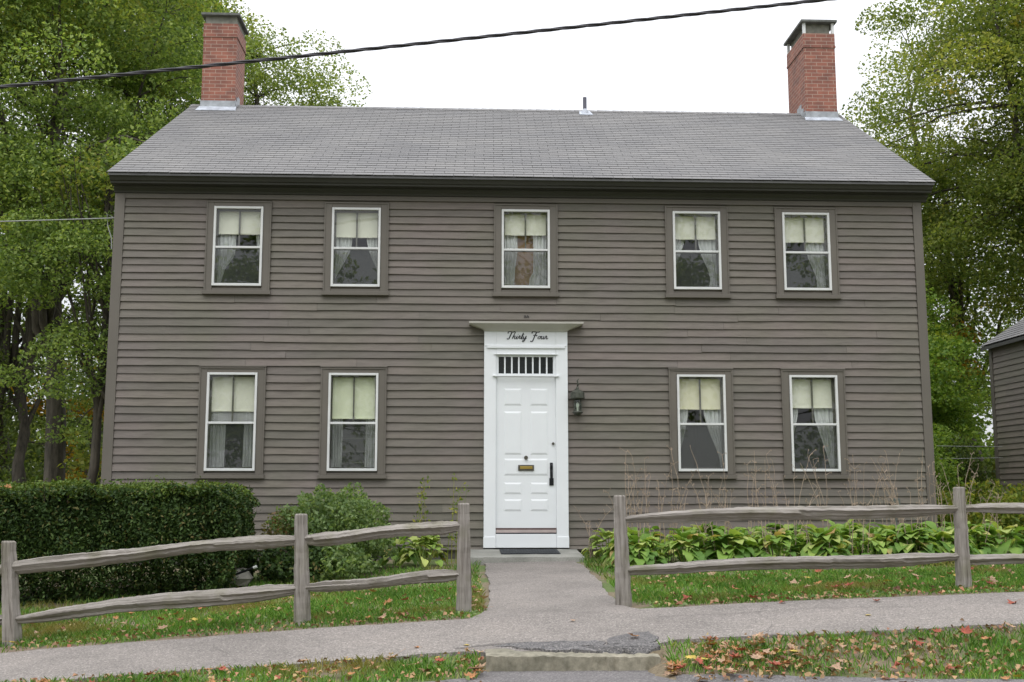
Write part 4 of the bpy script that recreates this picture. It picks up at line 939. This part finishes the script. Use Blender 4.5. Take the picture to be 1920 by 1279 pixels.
tag(m.build('field_stone', M['rock'], org=(-3.45, -2.95, g1(-3.45, -2.95))), 'rounded grey field stone at the right end of the hedge', 'stone')
m = MB(); m.tube([(-3.5, -3.35, -.19), (-3.3, -3.35, -.12), (-3.14, -3.35, -.06)], .014, 8); dp = m.build('drain_pipe', M['black'], org=(-3.35, -3.35, -.2)); tag(dp, 'short black pipe with a white tip poking from the hedge end', 'pipe')
m = MB(); m.tube([(-3.14, -3.35, -.06), (-3.10, -3.35, -.046)], .017, 8); e = m.build('pipe_tip', M['storm'], dp)
# hosta builder
def hosta(name, label, x, y, rad, n, ll, mat, seed, group, stalks=0, sh=(.9, 1.5), h=.0):
    r = random.Random(seed); z0 = g1(x, y); root = thing(name, label, 'plant', (x, y, z0), group); V = []; F = []
    for i in range(n):
        az = r.uniform(0, 2 * math.pi); lay = r.random(); d0 = rad * (.15 + .55 * lay); zz = z0 + .08 + (.27 + h) * (1 - lay) + r.uniform(-.03, .04); L = ll * r.uniform(.7, 1.2); W = L * r.uniform(.55, .78)
        el = 1.0 - 1.25 * lay + r.uniform(-.25, .25); ca, sa = math.cos(az), math.sin(az); px, pz = d0, zz; nT, base = 6, len(V); ang = el; cup = r.uniform(.1, .35); roll = r.gauss(0, .2)
        for t in range(nT + 1):
            tt = t / nT; wd = W * .5 * (math.sin(math.pi * min(1, tt * .92 + .08) ** .72)) ** .8 if t < nT else .002
            for s_ in (-1, -.5, 0, .5, 1):
                lift = abs(s_) * wd * cup + s_ * wd * roll + .004 * math.sin(tt * 20 + s_ * 5); u = px; v_ = s_ * wd
                V.append((x + u * ca - v_ * sa, y + u * sa + v_ * ca, pz + lift))
            px += L / nT * math.cos(ang); pz += L / nT * math.sin(ang) ; ang -= (1.5 + r.uniform(-.2, .2)) / nT; pz = max(pz, z0 + .015)
        for t in range(nT):
            for k in range(4): q = base + t * 5 + k; F.append((q, q + 1, q + 6, q + 5))
    m = MB(); m.v = V; m.f = F; m.build('leaves', M[mat], root, smooth=True)
    m = MB()
    for i in range(14):
        az = r.uniform(0, 6.28); e = rad * r.uniform(.2, .5); m.tube([(x + .03 * math.cos(az), y + .03 * math.sin(az), z0 - .02), (x + e * math.cos(az), y + e * math.sin(az), z0 + r.uniform(.15, .35))], .006, 4)
    m.build('leaf_stems', M[mat], root)
    if stalks:
        m = MB()
        for i in range(stalks):
            a = r.uniform(0, 6.28); bx, by = x + r.uniform(-.35, .35), y + r.uniform(-.2, .2); H_ = r.uniform(*sh); lx_, ly_ = r.gauss(0, .09), r.gauss(0, .06); pts = []
            for k in range(9):
                t = k / 8; pts.append((bx + lx_ * t ** 2 * 2 + r.gauss(0, .006), by + ly_ * t * 2 + r.gauss(0, .004), z0 + H_ * t - .05 * t ** 3))
            m.tube(pts, [.0056 - .003 * k / 8 for k in range(9)], 4)
            for k in range(r.randint(3, 9)):
                p = pts[r.randint(4, 8)]; a2 = r.uniform(0, 6.28); l = r.uniform(.03, .1)
                q = (p[0] + math.cos(a2) * l * .8, p[1] + math.sin(a2) * l * .5, p[2] + l * r.uniform(.2, 1.1)); m.tube([p, q], [.0032, .0022], 3)
                m.tube([q, (q[0] + .003, q[1], q[2] - .022)], [.006, .003], 4)
        m.build('flower_stalks', M['stalk'], root)
    return root
GH = 'hostas in the bed behind the right fence'
k = 0
for (x, y) in [(1.55, -2.3), (2.1, -2.75), (2.15, -1.7), (2.7, -2.35), (3.2, -2.85), (3.2, -1.75), (3.75, -2.4), (4.25, -2.9), (4.3, -1.8), (4.8, -2.4), (5.3, -2.85), (5.35, -1.85), (1.65, -1.2), (2.75, -1.0), (3.9, -1.0), (5.0, -1.0), (1.55, -2.95), (2.65, -3.0), (3.75, -3.1), (4.8, -3.05), (5.8, -2.4)]:
    hosta('hosta_plant', 'leafy green hosta with dry flower stalks, massed in the bed under the right windows', x + rnd.gauss(0, .06), y + rnd.gauss(0, .05), rnd.uniform(.36, .52), rnd.randint(70, 110), rnd.uniform(.16, .24), 'hosta', 100 + k, GH, stalks=5, sh=(.7, 1.5)); k += 1
hosta('hosta_plant', 'pale yellow-green hosta just right of the granite doorstep', 1.32, -1.0, .42, 80, .15, 'hostal', 130, None, 3, (.5, .8))
hosta('hosta_plant', 'green hosta left of the doorstep, seen behind the gap of the left fence', -1.22, -1.35, .46, 85, .15, 'hostal', 131, None)
hosta('hosta_plant', 'darker hosta tucked between rounded bush and doorstep plants', -1.62, -1.0, .4, 50, .18, 'hosta', 132, None)
hosta('hosta_plant', 'lone hosta at the end of the bed, right of the tall right fence post', 6.35, -2.2, .5, 70, .25, 'hosta', 133, None, 4, (.6, 1.0))
hosta('hosta_plant', 'small hosta by the right house corner', 6.2, -1.2, .4, 40, .2, 'hosta', 134, None, 5, (.6, 1.3))
# yellowing tall plants left of the door
def stemplant(name, label, cat, spots, z0, hts, mat, seed, group=None, leaf=.06, lean=.08, dens=14):
    r = random.Random(seed); c = spots[0]; root = thing(name, label, cat, (c[0], c[1], z0), group); m = MB(); P = []
    for (x, y), h in zip(spots, hts):
        lx_, ly_ = r.gauss(0, lean), r.gauss(0, lean * .5); pts = [(x + lx_ * t * t * h, y + ly_ * t * h, z0 - .03 + h * t) for t in np.linspace(0, 1, 7)]; m.tube(pts, [.006 - .004 * q / 6 for q in range(7)], 5)
        for k in range(int(dens * h)):
            t = r.uniform(.25, 1); P.append((x + lx_ * t * t * h + r.gauss(0, .035), y + ly_ * t * h + r.gauss(0, .035), z0 + h * t + r.gauss(0, .02)))
    m.build('stems', M['golden'], root); V, F = cards(np.array(P), leaf, np.random.default_rng(seed), .1, .45); np_mesh('leaves', V, F, M[mat], root); return root
stemplant('tall_perennial', 'tall yellowing perennial against the clapboards left of the door', 'plant', [(-1.33 + .07 * k + rnd.gauss(0, .02), -.75 + rnd.gauss(0, .06)) for k in range(3)], -.15, [1.15, 1.0, 1.2], 'golden', 1, dens=34)
stemplant('tall_perennial', 'thin yellow-leaved perennial just behind the left gate post', 'plant', [(-.92 + .06 * k, -.8) for k in range(4)], -.15, [1.1, 1.25, .9, 1.05], 'golden', 2, dens=20)
# goldenrod / ferns right of the house
GG = 'weeds between the house and the barn'
for i, (x, y) in enumerate([(7.3, 1.0), (8.0, 1.8), (8.7, 2.2), (7.4, 3.4), (8.6, 4.0), (9.3, 3.0)]):
    r = random.Random(i); stemplant('goldenrod_clump', 'yellow-green goldenrod clump growing wild between house and barn', 'plant', [(x + r.gauss(0, .3), y + r.gauss(0, .3)) for _ in range(26)], -.12, [r.uniform(.55, 1.15) for _ in range(26)], 'golden', 50 + i, GG, leaf=.1, dens=55, lean=.2)
shrub('leafy_shrub', 'mid-green arching shrub close to the right corner of the house', 'shrub', (7.9, 4.6, .75), (1.05, .8, 1.2), 9000, .085, 'leafU', 61)
shrub('leafy_shrub', 'broad bright green shrub halfway between house and barn', 'shrub', (8.8, 6.8, 1.0), (1.3, .9, 1.6), 15000, .08, 'leafU', 63)
shrub('leafy_shrub', 'dark green shrub against the corner of the barn', 'shrub', (9.7, 6.3, .6), (.8, .7, 1.3), 7000, .085, 'leafC', 62)
# ------------------------------------------------------------------ barn next door
B = thing('neighbour_barn', 'low brown clapboard outbuilding with grey shingled roof at the right edge', 'barn', (12, 2, -.1))
bx, by0, by1, bz = 10.13, -2.0, 5.5, 3.78
m = MB(); z = bz; m.box(bx, bx + 5, by0, by1, -.3, bz)
while z > -.1:
    zb_ = z - .118; y = by0
    while y < by1 - .12:
        e = min(y + rnd.uniform(1.6, 3.0), by1 - .115); dz = rnd.gauss(0, .002)
        m.hexa([(bx - .02, y, zb_ + dz), (bx, y, zb_ + dz), (bx - .02, e - .002, zb_ + dz), (bx, e - .002, zb_ + dz), (bx - .004, y, z + .01), (bx, y, z + .01), (bx - .004, e - .002, z + .01), (bx, e - .002, z + .01)]); y = e
    z = zb_
m.build('wall', M['clapb'], B)
MB().box(bx - .03, bx + .1, by1 - .11, by1 + .01, -.3, bz).build('corner_board', M['trim'], B)
m = MB(); sl_ = .62; L2 = math.hypot(2.6, 2.6 * sl_); ux, uz2 = 2.6 / L2, 2.6 * sl_ / L2
for r in range(22):
    s0 = r * .14; y = by0 - .2 + (r % 2) * .15
    while y < by1 + .15:
        e = min(y + .3, by1 + .15); x0_ = bx - .14 + ux * s0; z0_ = bz + .02 + uz2 * s0; x1_ = x0_ + ux * .155; z1_ = z0_ + uz2 * .155
        m.hexa([(x0_, y + .004, z0_ + .004), (x1_, y + .004, z1_), (x0_, e - .004, z0_ + .004), (x1_, e - .004, z1_), (x0_ - .004, y + .004, z0_ + .014), (x1_, y + .004, z1_ + .003), (x0_ - .004, e - .004, z0_ + .014), (x1_, e - .004, z1_ + .003)]); y = e
m.build('roof', M['shingle'], B)
m = MB(); m.v = [(bx - .13, by0 - .2, bz - .0), (bx - .13, by1 + .14, bz), (bx + 2.5, by1 + .14, bz + 2.63 * sl_), (bx + 2.5, by0 - .2, bz + 2.63 * sl_), (bx + 5.13, by1 + .14, bz), (bx + 5.13, by0 - .2, bz)]
m.v += [(a, b, c - .07) for a, b, c in m.v]; m.f = [(0, 3, 2, 1), (3, 5, 4, 2), (6, 7, 8, 9), (9, 8, 10, 11), (0, 1, 7, 6), (1, 2, 8, 7), (2, 4, 10, 8), (4, 5, 11, 10), (5, 3, 9, 11), (3, 0, 6, 9)]
m.build('roof_deck', M['trimd'], B)
# ------------------------------------------------------------------ wires
def wire(name, label, a, b, sag, r, mat, twist=0):
    a, b = Vector(a), Vector(b); pts = []
    for i in range(41): t = i / 40; p = a + (b - a) * t; p.z -= sag * 4 * t * (1 - t); pts.append(tuple(p))
    m = MB()
    if twist:
        for ph in (0, 2.09, 4.19):
            q = []
            for i in range(321):
                t = i / 320; p = a + (b - a) * t; p.z -= sag * 4 * t * (1 - t); w_ = t * twist * 6.283 + ph; q.append((p.x, p.y + math.cos(w_) * r * .8, p.z + math.sin(w_) * r * .8))
            m.tube(q, r * .75, 6)
    else: m.tube(pts, r, 6)
    return tag(m.build(name, mat, org=tuple((a + b) / 2), smooth=True), label, 'cable')
M['cable'] = simple('black_cable', (.035, .033, .04), .5); M['wire'] = simple('grey_wire', (.28, .29, .28), .5)
wire('power_cable', 'thick black twisted cable slanting across the sky before both roof and chimney', (-16, -4, 4.30), (14, -4, 8.21), .12, .0155, M['cable'], 34)
wire('service_wire', 'thin pale wire reaching the upper left corner of the house', (-22, 2, 5.2), (-6.02, .02, 4.94), .12, .009, M['wire'])
m = MB(); m.tube([(-6.03, .0, 4.94), (-6.12, -.03, 4.99), (-6.10, -.03, 4.8), (-6.04, -.02, 4.62), (-6.03, -.02, 4.45)], .008, 6); m.build('service_loop', M['wire'], H)
wire('clothes_line', 'upper of two thin lines strung between house and barn', (6.44, 5.6, 1.80), (10.12, 5.2, 1.72), .01, .006, M['wire'])
wire('clothes_line', 'lower of two thin lines strung between house and barn', (6.44, 5.6, 1.47), (10.12, 5.2, 1.50), .012, .006, M['wire'])
# ------------------------------------------------------------------ grass
rng = np.random.default_rng(9)
def blades(n, x0, x1, y0, y1, hmin, hmax, keep):
    px = rng.uniform(x0, x1, n); py = rng.uniform(y0, y1, n); k = keep(px, py, rng); px, py = px[k], py[k]; n = len(px); z = gz(px, py) - .012
    h = rng.uniform(hmin, hmax, n); az = rng.uniform(0, 6.283, n); ln = rng.uniform(.1, .9, n) * h; w = rng.uniform(.0025, .005, n); ca, sa = np.cos(az), np.sin(az)
    P = np.stack([px, py, z], 1); side = np.stack([-sa, ca, 0 * ca], 1) * w[:, None]; d = np.stack([ca * ln, sa * ln, h], 1)
    mid = P + d * np.array([.35, .35, .6]); V = np.stack([P - side, P + side, mid + side * .8, P + d, mid - side * .8], 1).reshape(-1, 3)
    return V, n
nzf = lambda x, y: np.sin(x * 2.3 + 1) * np.sin(y * 3.1) + .6 * np.sin(x * 5.7 + y * 4.1) + .35 * np.sin(x * 13 + y * 9)
def keep_lawn(x, y, r):
    k = np.ones(len(x), bool); pathc = (x > -.50) & (x < .88) & (y < -.55); flare = (y < -6.4) & (x > -.62) & (x < 1.0)
    k &= ~pathc & ~flare; d = y + 6.9; k &= r.uniform(size=len(x)) < np.clip((d - .03) / .42, .10, 1)
    k &= r.uniform(size=len(x)) < np.clip(.75 + .35 * nzf(x, y), .25, 1); k &= ~((x < -3.3) & (y > -3.5)); k &= ~((x > 1.3) & (x < 6.0) & (y > -2.6)); k &= ~((x > -3.2) & (x < -.6) & (y > -1.6)); return k
def keep_verge(x, y, r):
    ry = np.array([road_y(float(a)) for a in x]); d1 = -8.17 - y; d2 = y - ry
    k = ~((x > -.56) & (x < .76)); k &= (d2 > .0) & (d1 > 0); k &= r.uniform(size=len(x)) < np.clip(d2 / .2, .12, 1) * np.clip(d1 / .05, .25, 1)
    return k & (r.uniform(size=len(x)) < np.clip(.7 + .45 * nzf(x * 1.3, y * 1.7), .15, 1))
Vs = []; 
for a in (blades(95000, -7, 7.6, -6.9, -4.2, .03, .075, keep_lawn), blades(60000, -6, 9.5, -4.2, 2.5, .04, .09, keep_lawn), blades(42000, -5.2, 5.6, -9.6, -8.15, .03, .075, keep_verge), blades(26000, 6.5, 11, -.5, 9, .06, .14, lambda x, y, r: np.ones(len(x), bool)), blades(14000, -16, -6.2, -.5, 9, .05, .14, lambda x, y, r: np.ones(len(x), bool))): Vs.append(a[0])
V = np.concatenate(Vs); tag(np_mesh('grass', V, np.arange(len(V)).reshape(-1, 5), M['grass']), 'short lawn grass on both sides of the sidewalk', None, kind='stuff')
# broad-leaved weeds scattered in the grass
n = 2600; px = np.concatenate([rng.uniform(-5.5, 6.5, n), rng.uniform(-4.6, 4.8, 700)]); py = np.concatenate([-6.85 + np.abs(rng.normal(0, .35, n)), rng.uniform(-8.9, -8.2, 700)])
ok = ~((px > -.56) & (px < .95)) & (nzf(px * 1.7, py) > .1); P = np.stack([px, py, gz(px, py) + rng.uniform(0, .03, len(px))], 1)[ok]; V, F = cards(P, .04, rng, 1.2, .7)
tag(np_mesh('low_weeds', V, F, M['bush']), 'tiny broad-leaved weeds in the lawn edges', None, kind='stuff')
# ------------------------------------------------------------------ fallen leaves
def maple_leaf(seed):
    r = random.Random(seed); out = [(0, -.5), (.06, -.28), (.3, -.36), (.26, -.16), (.52, -.06), (.34, .08), (.44, .34), (.2, .24), (0, .56), (-.2, .25), (-.42, .32), (-.33, .07), (-.5, -.04), (-.25, -.17), (-.3, -.34), (-.06, -.28)]
    c1, c2, c3 = r.uniform(-.5, 1.0), r.uniform(-.4, .9), r.uniform(0, .25); m = MB()
    f = lambda x, y: c1 * x * x + c2 * y * y + c3 * math.sin(x * 5 + seed) * .4
    for s_ in (1, .5): m.v += [(x * s_, y * s_, f(x * s_, y * s_)) for x, y in out]
    m.v.append((0, 0, 0)); n = len(out)
    for i in range(n): j = (i + 1) % n; m.f += [(i, j, n + j, n + i), (n + i, n + j, 2 * n)]
    m.tube([(0, -.48, f(0, -.48)), (.03, -.72, f(0, -.6)), (.08, -.95, f(0, -.7))], [.012, .01, .008], 4); return m
PROT = {}
COLS = ['tan'] * 5 + ['orange'] * 3 + ['red', 'red', 'yellow', 'brown']
for ci, col in enumerate(DEAD):
    for v in range(3):
        mb = maple_leaf(ci * 10 + v); me = bpy.data.meshes.new('fallen_leaf'); me.from_pydata(mb.v, [], mb.f); me.materials.append(DEAD[col]); PROT[(col, v)] = me
spots = []; rl = random.Random(11)
def zone_ok(x, y):
    if -.55 < x < .72 and y < -8.1: return False
    return True
def drop(n, fx, zone):
    k = 0
    while k < n:
        x, y = fx()
        if zone_ok(x, y): spots.append((x, y, zone)); k += 1
drop(60, lambda: (rl.uniform(.8, 4.3), rl.uniform(-8.95, -8.2)), 'verge_r'); drop(22, lambda: (rl.gauss(1.15, .35), rl.gauss(-8.62, .16)), 'verge_r')
drop(34, lambda: (rl.uniform(-3.9, -.55), rl.uniform(-8.95, -8.2)), 'verge_l'); drop(9, lambda: (rl.gauss(-.62, .08), rl.gauss(-8.65, .12)), 'verge_l')
drop(12, lambda: (rl.uniform(-.4, .8), rl.uniform(-8.80, -8.60)), 'road'); drop(8, lambda: (rl.uniform(.8, 3), rl.uniform(-9.3, -9.0)), 'road')
drop(48, lambda: (rl.uniform(1.0, 5.2), rl.uniform(-6.85, -4.2)), 'lawn_r'); drop(34, lambda: (rl.uniform(-4.9, -.55), rl.uniform(-6.85, -4.4)), 'lawn_l')
drop(14, lambda: (rl.gauss(-.58, .06), rl.uniform(-6.7, -4.5)), 'lawn_l'); drop(7, lambda: (rl.uniform(-4.2, 4.2), rl.uniform(-8.1, -7.0)), 'walk'); drop(8, lambda: (rl.gauss(-6, .7) if 0 else rl.uniform(-6.2, -3.6), rl.uniform(-3.9, -2.5)), 'hedge')
ZL_ = {'verge_r': ('on the verge right of the concrete step', 0), 'verge_l': ('on the verge left of the concrete step', 0), 'road': ('on the road edge by the concrete step', 0), 'lawn_r': ('on the lawn behind the right fence', 0), 'lawn_l': ('on the lawn behind the left fence', 0), 'walk': ('alone on the bare sidewalk', 0), 'hedge': ('caught on top of the yew hedge', 0)}
AD = {'tan': 'dry tan', 'orange': 'curled orange', 'red': 'bright red', 'yellow': 'pale yellow', 'brown': 'crumpled dark brown'}
for (x, y, zone) in spots:
    col = rl.choice(COLS); me = PROT[(col, rl.randint(0, 2))]; o = bpy.data.objects.new('fallen_leaf', me); C.objects.link(o)
    base = g1(x, y); z = base + (.022 if zone in ('road',) else .02 if zone == 'walk' else rl.uniform(.03, .055)); s_ = rl.uniform(.06, .115)
    if zone == 'walk': z = base + .02
    if zone == 'hedge': z = .875
    if zone == 'walk': s_ *= .8
    o.location = (x, y, z); o.scale = (s_, s_, s_); o.rotation_euler = (rl.gauss(0, .22), rl.gauss(0, .22), rl.uniform(0, 6.28)) if zone != 'walk' else (0, 0, rl.uniform(0, 6.28))
    tag(o, '%s maple leaf fallen %s' % (AD[col], ZL_[zone][0]), 'fallen leaf', '%s leaves %s' % (col, ZL_[zone][0]))
px = np.concatenate([rng.uniform(-4.5, 5.5, 700), rng.uniform(-4.5, 5.5, 450), rng.uniform(.75, 4.5, 800), rng.normal(1.3, .6, 220), rng.uniform(-4, -.55, 320)]); py = np.concatenate([rng.uniform(-6.9, -3.5, 700), -6.95 + np.abs(rng.normal(0, .3, 450)), rng.uniform(-9.1, -8.2, 800), rng.normal(-8.65, .2, 220), rng.uniform(-9, -8.2, 320)])
ok = ~((px > -.5) & (px < .95)); P = np.stack([px, py, gz(px, py) + rng.uniform(.015, .05, len(px))], 1)[ok]; V, F = cards(P, .042, rng, 1.2, .7, .3)
M['litter'] = leaf_mat('mixed_litter', [(0, (.18, .11, .07)), (.35, (.37, .25, .13)), (.6, (.42, .25, .14)), (.8, (.3, .12, .08)), (1, (.46, .38, .18))], trans=.1)
tag(np_mesh('leaf_litter', V, F, M['litter']), 'small bits of dry leaf litter between the grass blades', None, kind='stuff')
